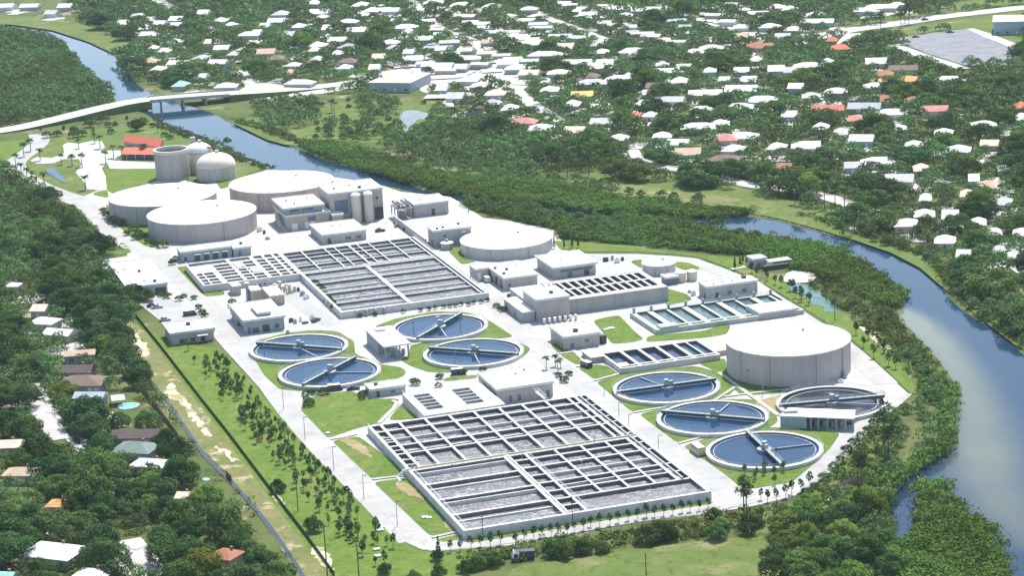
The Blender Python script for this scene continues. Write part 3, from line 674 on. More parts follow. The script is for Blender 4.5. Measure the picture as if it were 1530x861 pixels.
tank((958.5, 393), (1009.5, 390), 4.2, 'tank_wall_pale', 'little round white-roofed tank beside the loop road behind the filter block', dome=0.4)

c, r = extremes((228.5, 224), (281.8, 220.5), 14.5)
t = thing('open_tank', 'tall open-topped grey concrete tank with dark inside, beside two domed tanks', 'tank', (*c, 0))
KEEP.append((225, 212, 285, 268)); KEEP.append((290, 228, 354, 275)); KEEP.append((280, 212, 318, 235))
m = MB().ring(c, r - 0.9, r - 0.35, 0, 13.0, 64); m.build('wall', 'digester', t)
MB().ring(c, r - 0.95, r, 13.01, 14.5, 64).build('rim', 'dome', t)
MB().cyl(c, r - 0.93, 9.8, 10.2, 48).build('floor', 'dark_metal', t)
m = MB()
for k in range(8):
    a = k * math.pi / 4; m.tube((c[0], c[1], 11.5), (c[0] + (r - 1) * math.cos(a), c[1] + (r - 1) * math.sin(a), 11.0), 0.15)
m.build('truss', 'grey_metal', t)
for L, Rr, h, hd, lab, wallm in (((292.7, 248), (352, 245), 6.6, 6.2, 'cream egg-like domed tank nearest the viewer, right of the open-topped tank', 'digester'), ((276, 226), (316, 224), 10.5, 4.2, 'white domed tank with cream band, partly hidden behind the open-topped tank', 'dome')):
    c, r = extremes(L, Rr, h)
    t = thing('domed_tank', lab, 'tank', (*c, 0), 'domed tanks beside the open-topped tank')
    MB().cyl(c, r, 0, h, 64).build('wall', wallm, t)
    prof = [(r * math.cos(a), h + 0.01 + hd * math.sin(a)) for a in np.linspace(0, math.pi / 2 * .97, 12)]
    d = MB().lathe(c, prof, 64).build('dome', 'dome' if h < 8 else 'tank_roof', t, smooth=True)
    MB().cyl((c[0] + 1, c[1]), 0.9, h + hd - .5, h + hd + 1.2, 16).build('hatch', 'cream', t)
    if h > 8:
        MB().boxl((c[0] - 2.5, c[1] + 2), 0.3, 2.6, 2.2, h + hd - 1, h + hd + 2.4).build('cupola', 'tan_wall', t)
        MB().ring(c, r - .2, r + .35, h - .6, h - .1).build('rim', 'concrete', t)
        MB().boxl((c[0] + r - 1, c[1] - 2), 0.3, 2.4, 2.2, h + .5, h + 2.4).build('cupola', 'tan_wall', t)
    SOLID.append([(c[0] + r * math.cos(a), c[1] + r * math.sin(a)) for a in np.linspace(0, 6.28, 16, endpoint=False)])

# ------------------------------------------------------------------ clarifiers
CL = [  # centre, bridge ends in the image, arm end, label
 ((-78.46, 853.68), (386, 511), (512, 520), (466, 530), 'round clarifier nearest the west road, left of the pair beside the office block'),
 ((-65.23, 819.52), (461, 573), (533, 535), (563, 557), 'round clarifier with its bridge slanting up to the right, nearest the sandy-coloured west road bend'),
 ((-27.49, 871.81), (630, 502), (690, 468), (668, 505), 'round clarifier beneath the front wall of the rear aeration basin, dark-railed bridge tilting up'),
 ((-14.88, 834.90), (643, 519), (772, 528), (716, 543), 'round clarifier behind the pinkish flat-roofed building, its bridge lying nearly level'),
 ((49.84, 780.31), (922, 583), (1070, 563), (960, 566), 'round clarifier in front of the long dark-celled contact tank, rearmost of the right-hand four'),
 ((61.99, 744.82), (994, 611), (1146, 624), (1092, 602), 'round clarifier in the middle of the right-hand row, with white arm pointing back'),
 ((74.61, 709.70), (1116, 642), (1168, 692), (1220, 664), 'round clarifier closest to the viewer at the bend of the south road'),
 (G(1243, 600, 1.5), (1166, 602), (1318, 588), (1322, 606), 'low-filled round clarifier with scum-streaked dark floor, in front of the biggest tank'),
]
for k, (c, e0, e1, e2, lab) in enumerate(CL):
    t = thing('clarifier', lab, 'clarifier', (*c, 0), 'round clarifier tanks')
    ro = 18.0
    SOLID.append([(c[0] + ro * math.cos(a), c[1] + ro * math.sin(a)) for a in np.linspace(0, 6.28, 24, endpoint=False)])
    empty = k == 7
    hw = 1.3
    m = MB().ring(c, ro - 1.3, ro, 0, hw, 96)
    m.build('wall', 'basin_wall', t)
    MB().ring(c, ro - 1.37, ro - 1.305, 0.1, hw - .16, 96).build('inner_shade_ring', 'wall_shade', t)  # dark ring painting shade onto the inside of the rim
    if not empty:
        MB().cyl(c, ro - 1.35, 0.3, 0.85, 96).build('water', 'clar_water', t)
        MB().ring(c, ro - 2.5, ro - 2.36, 0.4, 0.96, 96).build('weir', 'basin_wall', t)
    else:
        MB().lathe(c, [(ro - 1.38, 0.2), (ro - 1.2, 0.28), (6, 0.24), (3, 0.24)], 72).build('floor', 'sludge', t)
        MB().ring(c, ro - 3.4, ro - 3.1, 0.2, 0.95, 96).build('launder', 'grey_wall', t)
    # bridge through the hub
    a0, a1 = G(*e0, 2.2), G(*e1, 2.2)
    ang = math.atan2(a1[1] - a0[1], a1[0] - a0[0])
    ca, sa = math.cos(ang), math.sin(ang)
    ends = [(c[0] + s * (ro - .5) * ca, c[1] + s * (ro - .5) * sa) for s in (-1, 1)]
    b = MB().bar(ends[0], ends[1], 1.15, 2.0, 2.2).build('bridge', 'teal_metal', t)
    for s in (-1, 1):
        m = MB(); off = (-sa * .54 * s, ca * .54 * s)
        for z in (2.75, 3.25): m.tube((ends[0][0] + off[0], ends[0][1] + off[1], z), (ends[1][0] + off[0], ends[1][1] + off[1], z), 0.05, 4)
        for q in np.linspace(0, 1, 15): x = ends[0][0] + (ends[1][0] - ends[0][0]) * q + off[0]; y = ends[0][1] + (ends[1][1] - ends[0][1]) * q + off[1]; m.tube((x, y, 2.25), (x, y, 3.28), 0.05, 4)
        m.build('railing', 'grey_metal', b)
    m = MB()
    for s in (-.5, .5): m.bar((ends[0][0] - sa * s, ends[0][1] + ca * s), (ends[1][0] - sa * s, ends[1][1] + ca * s), .14, 1.25, 1.99)
    m.build('shade_girder', 'dark_metal', b)  # girders added and coloured dark for the shadow band below the bridge
    MB().cyl(c, 2.3, 0.2, 1.6, 24).build('feed_well', 'grey_metal', t)
    MB().cyl(c, 0.8, 2.26, 3.9, 16).build('drive_unit', 'teal_metal', t)
    MB().boxl((c[0] + 1.6 * ca, c[1] + 1.6 * sa), ang, 1.2, 1.1, 2.26, 3.3).build('control_box', 'grey_metal', t)
    a2 = G(*e2, 1.0); an2 = math.atan2(a2[1] - c[1], a2[0] - c[0])
    MB().bar((c[0] + 2 * math.cos(an2), c[1] + 2 * math.sin(an2)), (c[0] + (ro - 2.6) * math.cos(an2), c[1] + (ro - 2.6) * math.sin(an2)), 0.4, 0.9, 1.25).build('skimmer_arm', 'grey_metal', t)
    m = MB()
    for z in (2.0, 2.5): m.ring(c, ro - .12, ro - .04, z, z + .06, 72)
    for q in np.linspace(0, 2 * math.pi, 40, endpoint=False): m.tube((c[0] + (ro - .08) * math.cos(q), c[1] + (ro - .08) * math.sin(q), hw), (c[0] + (ro - .08) * math.cos(q), c[1] + (ro - .08) * math.sin(q), 2.54), .035, 4)
    m.build('railing', 'grey_metal', t)

# ------------------------------------------------------------------ rectangular basins
def block(u0, u1, v0, v1): SOLID.append([W(u0, v0), W(u1, v0), W(u1, v1), W(u0, v1)])

def grid_basin(name, label, u0, u1, v0, v1, h, th, us, vs, wl, water, wall='basin_wall', shade_mat='wall_shade', cat='basin', low=()):
    """us: (u, v0, v1[, top]) walls along v; vs: (v, u0, u1[, top]) walls along u"""
    t = thing(name, label, cat, (*W((u0 + u1) / 2, (v0 + v1) / 2), 0))
    block(u0, u1, v0, v1)
    m = MB()
    m.box(u0, u1, v0, v0 + th, 0, h); m.box(u0, u1, v1 - th, v1, 0, h)
    m.box(u0, u0 + th, v0 + th, v1 - th, 0, h - .004); m.box(u1 - th, u1, v0 + th, v1 - th, 0, h - .004)
    m.build('outer_wall', wall, t)
    m = MB()
    hu = []; hv = []
    for k, q in enumerate(us): hu.append((q[0] - q[3] / 2, q[0] + q[3] / 2, q[1], q[2], h - .03 - .0015 * k))
    for k, q in enumerate(vs): hv.append((q[1], q[2], q[0] - q[3] / 2, q[0] + q[3] / 2, h - .10 - .0015 * k))
    for a, b, c, d, z in hu: m.box(a, b, c, d, z - .22, z)
    for a, b, c, d, z in hv: m.box(a, b, c, d, z - .22, z)
    m.cur = 1  # wall bodies below the coping carry their shade as a dark colour
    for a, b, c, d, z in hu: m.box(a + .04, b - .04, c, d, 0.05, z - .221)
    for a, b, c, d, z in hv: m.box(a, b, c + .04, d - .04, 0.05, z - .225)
    e = .03  # thin dark strips paint the same shade inside the outer walls
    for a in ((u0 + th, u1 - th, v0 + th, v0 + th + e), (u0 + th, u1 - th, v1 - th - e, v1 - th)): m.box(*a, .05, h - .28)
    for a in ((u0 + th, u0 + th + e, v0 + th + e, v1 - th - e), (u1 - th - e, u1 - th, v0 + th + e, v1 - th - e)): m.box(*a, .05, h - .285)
    m.build('inner_wall', [wall, shade_mat], t)
    if low:
        m = MB()
        for k, (va, ua, ub, z) in enumerate(low): m.box(ua, ub, va - .25, va + .25, 0.06, z - .0015 * k)
        m.build('baffle_wall', 'wall_shade' if False else wall, t)
    MB().box(u0 + th * .5, u1 - th * .5, v0 + th * .5, v1 - th * .5, 0.02, wl).build('water', water, t)
    return t

def rail(t, pts, z, n=None):
    m = MB()
    for (a, b) in zip(pts[:-1], pts[1:]):
        A, B = W(*a), W(*b); L = math.hypot(B[0] - A[0], B[1] - A[1]); k = max(2, int(L / 2.4))
        for zz in (z + .55, z + 1.1): m.tube((*A, zz), (*B, zz), 0.045, 4)
        for q in np.linspace(0, 1, k + 1): x = A[0] + (B[0] - A[0]) * q; y = A[1] + (B[1] - A[1]) * q; m.tube((x, y, z), (x, y, z + 1.12), 0.045, 4)
    return m.build('railing', 'white_paint', t)

# front aeration basin
H1 = 2.8
cu = [10.4, 19, 27.2, 35.6, 44.2, 52.2, 60.2, 68]
us = [(u, 58, 107, .8) for u in cu] + [(4.2, 58, 107, .9)] + [(30.6, 1, 58, 1.0), (37.2, 1, 58, .9)] + [(u, 14, 58, .7) for u in (46.6, 55.2, 63.4)] + [(70.6, 14, 107, 1.0)]
vs = [(58.3, 1, 74, 1.5), (75.0, 1, 70.6, .8), (83.4, 1, 70.6, .8), (99.6, 1, 70.6, .8)] + [(v, 1, 30.6, .9) for v in (14.4, 28.7, 43.4)] + [(v, 30.6, 74, .7) for v in (14.2, 29.6, 44.8, 52.4)] + [(v, 30.6, 37.2, .6) for v in (8, 21.5, 37)] + [(21.8, 37.2, 74, .7)] + [(v, 70.6, 74, .5) for v in np.arange(63, 106, 6.5)] + [(v, 0.9, 4.2, .5) for v in (64, 69, 79, 88, 93)]
low = [(91.0, 1, 70.6, 2.5)] + [(54.6, 1.5, 30.3, 2.6), (25.4, 1.5, 30.3, 2.6), (40.2, 1.5, 30.3, 2.0), (10.5, 1.5, 30.3, 2.0)] + [(37.2, 37.2, 70.6, 2.5), (26, 37.2, 70.6, 2.4), (79.2, 1, 70.6, 2.0)]
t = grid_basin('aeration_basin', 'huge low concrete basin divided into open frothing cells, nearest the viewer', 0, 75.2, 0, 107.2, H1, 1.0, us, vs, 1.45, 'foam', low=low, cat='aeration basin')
MB().box(2, 74.2, 58.9, 59.25, H1, H1 + .35).build('air_pipe', 'tan_paint', t)
MB().box(31.3, 31.7, 1, 58, H1, H1 + .4).build('air_pipe', 'white_paint', t)
MB().box(71.6, 72.1, 14, 106, H1 + .02, H1 + .5).build('air_pipe', 'grey_metal', t)
rail(t, [(0.15, 0.2), (0.15, 57)], H1); rail(t, [(0.15, 59), (0.15, 107)], H1); rail(t, [(75.0, 0.2), (75.0, 107)], H1); rail(t, [(0.3, 0.12), (75, 0.12)], H1); rail(t, [(1.3, 1.3), (1.3, 57)], H1)
rail(t, [(1.2, 58.9), (74, 58.9)], H1); rail(t, [(30.1, 1.5), (30.1, 57)], H1); rail(t, [(37.7, 1.5), (37.7, 57)], H1)
for v in np.arange(3, 106, 5.2): MB().box(75.2, 75.6, v, v + .5, 0, H1 - .1).build('buttress', 'basin_wall', t)
for v in np.arange(16, 100, 5.5): MB().box(76.0, 76.5, v, v + .5, 0.1, 1.0).build('valve', 'dark_metal', t)
p = W(0.6, 58); m = MB()
for a, b in (((-3, 60, .4), (-1.2, 59, 2.6)), ((-1.2, 59, 2.6), (1, 58.6, 3.2)), ((-3, 60, .4), (-3.2, 56, .4))): m.tube((*W(a[0], a[1]), a[2]), (*W(b[0], b[1]), b[2]), .45, 8)
m.build('inlet_pipe', 'white_paint', t)

# flat deck with slots behind it
t = grid_basin('selector_deck', 'raised white deck with two rows of dark slots, joined behind the front basin', 19.2, 46.8, 107.4, 134.5, 3.4, .8, [], [], 2.0, 'foam_dark', cat='basin')
m = MB(); m.box(20, 22, 108, 134, 2, 3.38); m.box(27.4, 35.4, 108, 134, 2, 3.385); m.box(41.4, 46.1, 108, 134, 2, 3.38)
for a, b in ((22, 27.4), (35.4, 41.4)):
    m.box(a, b, 108, 113, 2, 3.375); m.box(a, b, 131.5, 134, 2, 3.375)
    for k in range(5): m.box(a, b, 116.2 + k * 3.7, 116.9 + k * 3.7, 2, 3.36 - .002 * k)
m.build('deck', 'concrete', t); rail(t, [(19.3, 107.6), (19.3, 134.3), (46.6, 134.3)], 3.4)

# rear aeration basin
H2 = 2.7
us = [(55.0, 251, 317.6, .9), (56.8, 318, 356, .7), (46.2, 318, 356, .45), (36.2, 318, 356, .45), (65.5, 318, 356, .4), (74.5, 318, 356, .4), (83.6, 252, 356, .5), (60.5, 318, 356, .4), (50.5, 318, 356, .35)]
vs = [(264.6, 28, 83, .6), (281.6, 28, 83, .7), (299, 28, 83, .7), (317.4, 28, 84, .9), (330.6, 28, 84, .55), (343.5, 28, 84, .55), (324, 28, 55, .3), (350, 28, 84, .4)]
low = [(258, 28, 54.6, 2.1), (290, 28, 83.3, 2.1), (273, 28, 83.3, 2.1), (308, 28, 83.3, 2.1), (324, 28, 83, 2.0), (337, 28, 83, 2.0)]
t = grid_basin('aeration_basin', 'long-laned concrete basin with grey frothing water, behind the left-hand four clarifiers', 27, 86, 250.2, 357, H2, 1.0, us, vs, 1.5, 'foam', low=low, cat='aeration basin', shade_mat='wall_shade_pale')
rail(t, [(85.8, 250.4), (85.8, 356)], H2); rail(t, [(27.1, 250.4), (27.1, 356)], H2); rail(t, [(28, 250.35), (85, 250.35)], H2)
MB().box(53.6, 53.9, 251, 317, H2, H2 + .4).build('air_pipe', 'white_paint', t); MB().box(28, 84, 318.2, 318.6, H2, H2 + .4).build('air_pipe', 'white_paint', t)
for u in (33, 36.6, 40.2, 43.6): MB().box(u, u + .5, 248.8, 250.2, .3, H2 - .2).build('buttress', 'concrete', t)
for v in np.arange(262, 300, 3.0): MB().box(86.2, 86.6, v, v + .4, 0.1, 3.4).build('air_riser', 'white_paint', t)

# headworks channels to the left of it
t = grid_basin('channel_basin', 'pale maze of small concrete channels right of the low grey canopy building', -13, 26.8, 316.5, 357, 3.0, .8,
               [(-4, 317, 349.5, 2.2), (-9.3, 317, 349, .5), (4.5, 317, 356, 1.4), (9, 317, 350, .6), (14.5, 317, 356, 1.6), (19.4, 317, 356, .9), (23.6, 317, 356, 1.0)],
               [(322, -12.4, 26, .8), (327.5, -12, 26, 1.2), (333, -12.4, 26, .8), (338.4, -12, 26, 1.3), (344, -12.4, 26, .8), (350, -12, 26, 1.4)], 2.2, 'foam_dark', cat='basin', shade_mat='wall_shade_pale')
rail(t, [(-12.8, 316.6), (-12.8, 356.8)], 3); rail(t, [(-12.8, 316.6), (-3, 316.6)], 3)
m = MB(); m.box(-12.2, -4.9, 339, 349.2, 2.3, 2.98); m.box(10, 14, 329, 337, 2.3, 2.98); m.box(5.6, 8.4, 340, 349, 2.3, 2.97); m.build('cover', 'concrete', t)

# filter block with two rows of dark cells
t = grid_basin('filter_block', 'long tall concrete block with two rows of dark open cells in its top', 105.2, 146.4, 214.8, 244.5, 5.6, 1.6,
               [(107.9 + 3.35 * k, 216, 243, 1.05) for k in range(12)], [(230.3, 106, 146, 1.7), (241.9, 106, 146, 2.2), (218.0, 106, 146, 3.0)], 4.2, 'dark_water', 'grey_wall', cat='filter block')
m = MB(); m.box(105.2, 146.4, 214.3, 214.79, 5.2, 5.75); m.build('coping', 'concrete', t)
for k in range(7):
    pt = W(93.5 + k * 2.05, 205.6)
    tt = thing('valve_post', f'cream-topped valve post at the foot of the filter block, number {k + 1} from the left', 'valve post', (*pt, 0), 'cream valve posts in front of the filter block')
    MB().cyl(pt, .45, 0, 1.0, 10).build('base', 'cream', tt); MB().cyl(pt, .6, 1.0, 2.2, 10).build('cap', 'white_paint', tt)

# contact basin with diagonal channels, pale green
us = [(126.6, 173, 199, .8)]
for k in range(8): us.append((132.2 + k * 6.9, 173, 197.5, 1.0 if k % 2 else 2.2))
t = grid_basin('contact_basin', 'low pale-green basin of slanting channels with walkway covers, behind the biggest tank', 125, 183.4, 172.6, 199.6, 1.8, 1.0, us, [(176.6, 126, 164, 1.4)], 0.95, 'green_water', 'green_concrete', cat='basin')
for k in range(0, 8, 2):
    u = 132.2 + k * 6.9; m = MB(); m.box(u - .95, u + .95, 177.5, 196.5, 1.79, 1.84)
    for v in np.arange(178, 196, 2.2): m.box(u - .6, u + .6, v, v + 1.1, 1.843, 1.92)
    m.build('grating', 'cream', t)
for k in range(9): MB().box(126.0 + k * 6.9, 126.8 + k * 6.9, 198.4, 199.2, 1.8, 3.6).build('gate_stand', 'grey_metal', t)
rail(t, [(125.1, 172.8), (164, 172.8)], 1.8); rail(t, [(125.1, 199.5), (183, 199.5)], 1.8)
MB().box(127, 134, 173, 177.5, 1.9, 2.5).build('pipe_rack', 'teal_metal', t)
MB().box(165.6, 180.6, 172.4, 184.6, 1.0, 2.9).build('cover_slab', 'white_roof', t)
MB().box(165.9, 180.4, 172.34, 172.38, 0.1, 2.2).build('end_wall', 'grey_wall', t)

# dark chlorine contact tank
t = grid_basin('contact_tank', 'concrete tank of six dark blue water cells left of the biggest tank', 96.2, 133.0, 131.6, 152.6, 2.2, .8,
               [(103.6, 132, 152, 1.1), (110.2, 132, 152, 1.1), (116.9, 132, 152, 1.1), (123.6, 132, 152, 1.1), (128.2, 132, 152, .5)], [(134.6, 97, 132.6, 1.0)], 0.9, 'dark_water', cat='basin')
MB().box(124.2, 132.2, 135.2, 151.8, .9, 1.0).build('shallow_water', 'teal_water', t)
m = MB().box(133.1, 146, 136.5, 153.5, 0, 1.9); o = m.build('deck', 'tan_wall', t)
rail(t, [(139, 153.3), (146, 140)], 1.9)
MB().box(98.2, 101.6, 138, 141, .9, 1.3).build('mixer', 'white_paint', t)
t = thing('low_slab_building', 'low white slab-roofed block at the left end of the dark-celled tank', 'building', (*W(94.3, 154), 0))
MB().box(91.6, 96.1, 148.8, 158.6, 0, 2.0).build('wall', 'mauve_wall', t); MB().box(91.3, 96.6, 148.4, 159, 2.01, 2.4).build('roof', 'white_roof', t); block(91, 96.6, 148, 159)

# ------------------------------------------------------------------ plant buildings
def openings(t, wallpart, spec, u0, v0, u1, v1):
    """spec: (face, pos, z0, width, height, kind); face F = viewer side, L = left side, tops proud of the wall"""
    for fc, p, z0, w, h, kind in spec:
        mat = dict(window='glass', door='dark_opening', white_door='white_paint', louvre='louvre', roller_door='dark_opening')[kind]
        nm = dict(window='window', door='door', white_door='door', louvre='louvre', roller_door='roller_door')[kind]
        m = MB(); fr = MB()
        if fc == 'F':
            m.box(p, p + w, v0 - .06, v0 + .1, z0, z0 + h); fr.box(p - .18, p + w + .18, v0 - .045, v0 + .08, z0 + h + .003, z0 + h + .2); fr.box(p - .18, p - .003, v0 - .045, v0 + .08, z0, z0 + h); fr.box(p + w + .003, p + w + .18, v0 - .045, v0 + .08, z0, z0 + h)
        else:
            m.box(u0 - .06, u0 + .1, p, p + w, z0, z0 + h); fr.box(u0 - .045, u0 + .08, p - .18, p + w + .18, z0 + h + .003, z0 + h + .2); fr.box(u0 - .045, u0 + .08, p - .18, p - .003, z0, z0 + h); fr.box(u0 - .045, u0 + .08, p + w + .003, p + w + .18, z0, z0 + h)
        o = m.build(nm, mat, t); fr.build('frame', 'concrete', o)

def bldg(name, label, u0, u1, v0, v1, h, wall, spec=(), over=0.35, roofm='white_roof', vents=(), cat='building', z0=0.0, parapet=True, t=None, group=None):
    if t is None:
        t = thing(name, label, cat, (*W((u0 + u1) / 2, (v0 + v1) / 2), z0), group); block(u0 - 1, u1 + 1, v0 - 1, v1 + 1)
    w = MB().box(u0, u1, v0, v1, z0, h - .55).build('wall', wall, t)
    m = MB().box(u0 - over, u1 + over, v0 - over, v1 + over, h - .54, h)
    if parapet:
        for a in ((u0 - over, u1 + over, v0 - over, v0 - over + .3), (u0 - over, u1 + over, v1 + over - .3, v1 + over)): m.box(*a, h + .003, h + .3)
        for a in ((u0 - over, u0 - over + .3, v0 - over + .31, v1 + over - .31), (u1 + over - .3, u1 + over, v0 - over + .31, v1 + over - .31)): m.box(*a, h + .003, h + .297)
    r = m.build('roof', roofm, t)
    for a, b, s, kind in vents:
        if kind == 'box':
            MB().box(u0 + a - s / 2, u0 + a + s / 2, v0 + b - s / 2, v0 + b + s / 2, h + .004, h + s * .7).build('roof_unit', 'dark_metal' if s < 1.7 else 'grey_metal', r)
        else: MB().cyl(W(u0 + a, v0 + b), s / 2, h + .004, h + s * .8, 10).build('roof_vent', 'grey_metal', r)
    openings(t, w, spec, u0, v0, u1, v1)
    return t
# B1 tall building by the river, with its silos
t = bldg('process_building', 'tallest grey flat-roofed building, by the river behind two cream silos', 62.5, 86.7, 409.6, 431, 14, 'mauve_wall',
         [('F', 64.5, 4.6, 6.2, 6.0, 'louvre'), ('F', 82.2, 0.1, 4.2, 5.4, 'roller_door'), ('F', 83.4, 9.0, 1.2, 1.4, 'window'), ('L', 412, 6, 5, 3, 'window')], vents=[(4, 8, 1.2, 'c'), (12, 12, 1, 'c'), (15, 5, 1.4, 'box')])
MB().box(84.6, 86.5, 408.9, 409.5, 5.8, 6.2).build('canopy', 'concrete', t)
for u, v in ((73.7, 407.2), (79.3, 407.2)):
    c = W(u, v)
    s = thing('silo', 'left one of the two cream silos before the tall grey building' if u < 75 else 'right one of the two cream silos before the tall grey building', 'silo', (*c, 0), 'cream silos')
    MB().cyl(c, 2.1, 0, 12.2, 28).build('body', 'cream', s); MB().lathe(c, [(2.25, 12.21), (2.25, 12.7), (1.6, 13.4), (.4, 13.7)], 28).build('cap', 'white_roof', s)
    MB().box(u + 2.2, u + 2.6, v - .3, v + .3, 0, 14.2).build('ladder', 'grey_metal', s)
    block(u - 2, u + 2, v - 2, v + 2)
# B2
t = bldg('process_building', 'two-storey tan building with white upper roof and dark clerestory strip, left of the silos', 41.5, 61.5, 407.0, 430, 6.8, 'tan_wall',
         [('F', 44, 0.1, 2.6, 2.9, 'white_door'), ('F', 50, 0.1, 1.8, 2.9, 'white_door'), ('F', 52.6, 0.1, 1.8, 2.9, 'white_door'), ('F', 51.5, 3.4, 3.6, 2.0, 'louvre')])
bldg('', '', 41.6, 58.8, 408.8, 430.4, 10, 'green_wall', [('F', 44, 8.0, 4.2, 1.0, 'window'), ('F', 49.4, 8.0, 5.4, 1.0, 'window')], over=.9, vents=[(4, 14, 1, 'c'), (6, 6, 1, 'c'), (14, 16, .8, 'c')], z0=6.81, t=t)
m = MB()
for k in range(9): m.box(39.9, 41.3, 404 + k * 1.7, 405.7 + k * 1.7, 0.1, .6 + k * .62)
m.build('stair', 'concrete', t)
bldg('process_building', 'low tan annexe with cream roof edge between the clerestory building and the silos', 62.0, 66.5, 403.5, 408.8, 5.6, 'tan_wall', [('F', 63, .1, 1.6, 2.4, 'door')])
bldg('pump_house', 'low white-roofed mauve pump house just behind the rear aeration basin', 50.0, 69.2, 373.8, 396.4, 4.2, 'mauve_wall', [('F', 52, .1, 1.6, 2.3, 'door'), ('F', 60, 1, 2.4, 1.2, 'window'), ('F', 65, 1, 2, 1.2, 'window')], vents=[(8, 14, .8, 'c'), (11, 14, .8, 'c')])
bldg('blower_building', 'white-roofed tan building with one dark door, on the concrete deck by the mangroves', 98.5, 114.3, 400.5, 416.6, 6.0 + .6, 'mauve_wall', [('F', 106.4, .9, 1.5, 3.0, 'door')], vents=[(5, 8, .8, 'c')])
MB()
t = thing('truck_deck', 'raised white concrete deck running past the blower building', 'deck', (*W(100, 375), 0)); block(89, 116, 349, 418)
MB().prism([W(89, 352), W(107.5, 352), W(122, 352), W(120, 400), W(116, 420), (W(89, 400))], 0, 0.9).build('slab', 'concrete', t)
MB().box(88.2, 88.98, 348, 399, 0, 3.2).build('retaining_wall', 'mauve_wall', t); 
t = thing('pipe_gantry', 'grey pipe gantry on posts between the tall building and the blower building', 'gantry', (*W(94, 404), 0)); block(90, 98, 398, 412)
m = MB()
for u in (90.5, 96.4):
    for v in (399.5, 405, 410.5): m.box(u, u + .4, v, v + .4, .9, 5.4)
m.build('post', 'grey_metal', t)
m = MB(); m.box(90, 97.2, 399, 411, 5.41, 5.8); m.box(90.4, 96.8, 400, 403, 5.81, 6.6); m.build('platform', 'grey_metal', t)
m = MB()
for k in range(3): m.box(91 + k * 2, 91.8 + k * 2, 398.9, 411.1, 6.65 - .5 * (k % 2), 7.3 - .5 * (k % 2))
m.build('pipe', 'dark_metal', t); MB().box(92, 94.6, 404, 406.5, .9, 3.4).build('tank_unit', 'teal_metal', t)
t = bldg('process_building', 'grey building with three dark roof hatches, left of the shallow tank', 90.9, 107.3, 342.9, 352, 7.4, 'grey_wall', [('L', 344, .1, 2, 3.0, 'door'), ('F', 95, 4.2, 1.4, 1.2, 'louvre'), ('F', 103, 5.2, 1.8, .7, 'white_door')], vents=[(2.4, 3, 1.0, 'box'), (5.2, 4, 1.0, 'box'), (13, 7, 1.0, 'box')])
c = W(95.2, 338.6)
t = thing('round_chamber', 'small round white-lidded chamber at the foot of the grey building', 'chamber', (*c, 0)); block(92, 98, 336, 341)
MB().cyl(c, 2.6, 0, 2.6, 28).build('wall', 'grey_wall', t); MB().lathe(c, [(2.8, 2.61), (2.8, 2.9), (.6, 3.5)], 28).build('lid', 'white_roof', t); MB().boxl(c, .3, 1.2, 1.2, 3.4, 4.3).build('motor', 'grey_metal', t)
# B6 canopy building
t = bldg('filter_press_building', 'long low grey building with four hooded bays, in front of the palm-lined tank', -11.6, 10, 372.2, 381.4, 4.6, 'green_wall', [('F', -10.6, .2, 1.2, 2.2, 'door')], vents=[(12, 5, .7, 'c')])
for k in range(4):
    u = -6.2 + k * 3.9
    b = MB().box(u, u + 2.6, 370.6, 372.13, 2.9, 3.15).build('hood', 'white_roof', t)
    MB().box(u + .2, u + 2.4, 372.1, 372.19, .2, 2.8).build('bay', 'dark_opening', t)
bldg('filter_press_building', 'lower right-hand extension of the four-bay grey building, with one dark roof unit', 10.5, 18.0, 371.2, 380.2, 3.8, 'green_wall', [('F', 12.5, .2, 1.4, 2.2, 'louvre')], vents=[(4.5, 6, 1.2, 'box')])
# B7 and the brown pump structures
t = bldg('office_building', 'grey-green office with white roof and small penthouse, at the west road junction', -10.8, 4.2, 246.3, 272, 5.4, 'green_wall', [('F', -9.8, .2, 1.0, 2.2, 'window'), ('F', -8.2, .2, 2.6, 2.0, 'window'), ('F', -4.2, .2, 2.6, 2.6, 'door'), ('F', .4, 1.0, 1.8, 1.6, 'window'), ('L', 250, 1, 3, 1.5, 'window'), ('L', 258, 1, 3, 1.5, 'window')], over=.7)
bldg('', '', -5.0, 0.2, 249.5, 262.5, 7.0, 'grey_wall', [], over=.2, z0=5.75, t=t, parapet=False)
bldg('pump_structure', 'plain tan concrete pump block with flat white top, behind the office', 6.8, 12.5, 282.8, 297.6, 4.2, 'tan_wall', over=.05, parapet=False)
bldg('pump_structure', 'brown shaded concrete box next to the tall grey post, behind the office', 1.0, 5.0, 290, 297, 5.4, 'tan_wall', over=.1, parapet=False)
bldg('pump_structure', 'small cream-roofed tan kiosk at the corner of the channel basin', -3.2, 0.0, 306, 313, 4.0, 'tan_wall', over=.25, parapet=False)
bldg('pump_structure', 'little white-topped box with a dark hatch behind the office roof', .6, 4.6, 274.5, 280, 3.4, 'concrete', over=.1, parapet=False, vents=[(2, 2.5, 1.0, 'box')])
t = thing('surge_column', 'slim grey upright column beside the brown pump box', 'column', (*W(0, 293), 0)); MB().cyl(W(.2, 293.5), .7, 0, 7.5, 14).build('shaft', 'grey_metal', t); MB().cyl(W(.2, 293.5), .9, 7.51, 8, 14).build('cap', 'white_paint', t)
t = thing('pump_set', 'cluster of blue-grey steel pumps and tanks on the white pad right of the brown box', 'pumps', (*W(9, 301), 0))
for k in range(6):
    c = W(5.5 + (k % 3) * 2.1, 300 + (k // 3) * 4); o = MB().cyl(c, .8, 0.1, 3.4, 14).build('vessel', 'teal_metal' if k % 2 else 'grey_metal', t)
    MB().cyl(c, .45, 3.41, 4.2, 10).build('head', 'dark_metal', o)
t = thing('chemical_tanks', 'pale cream pipework and small tanks between the pumps and the rear basin', 'pipework', (*W(17, 301), 0))
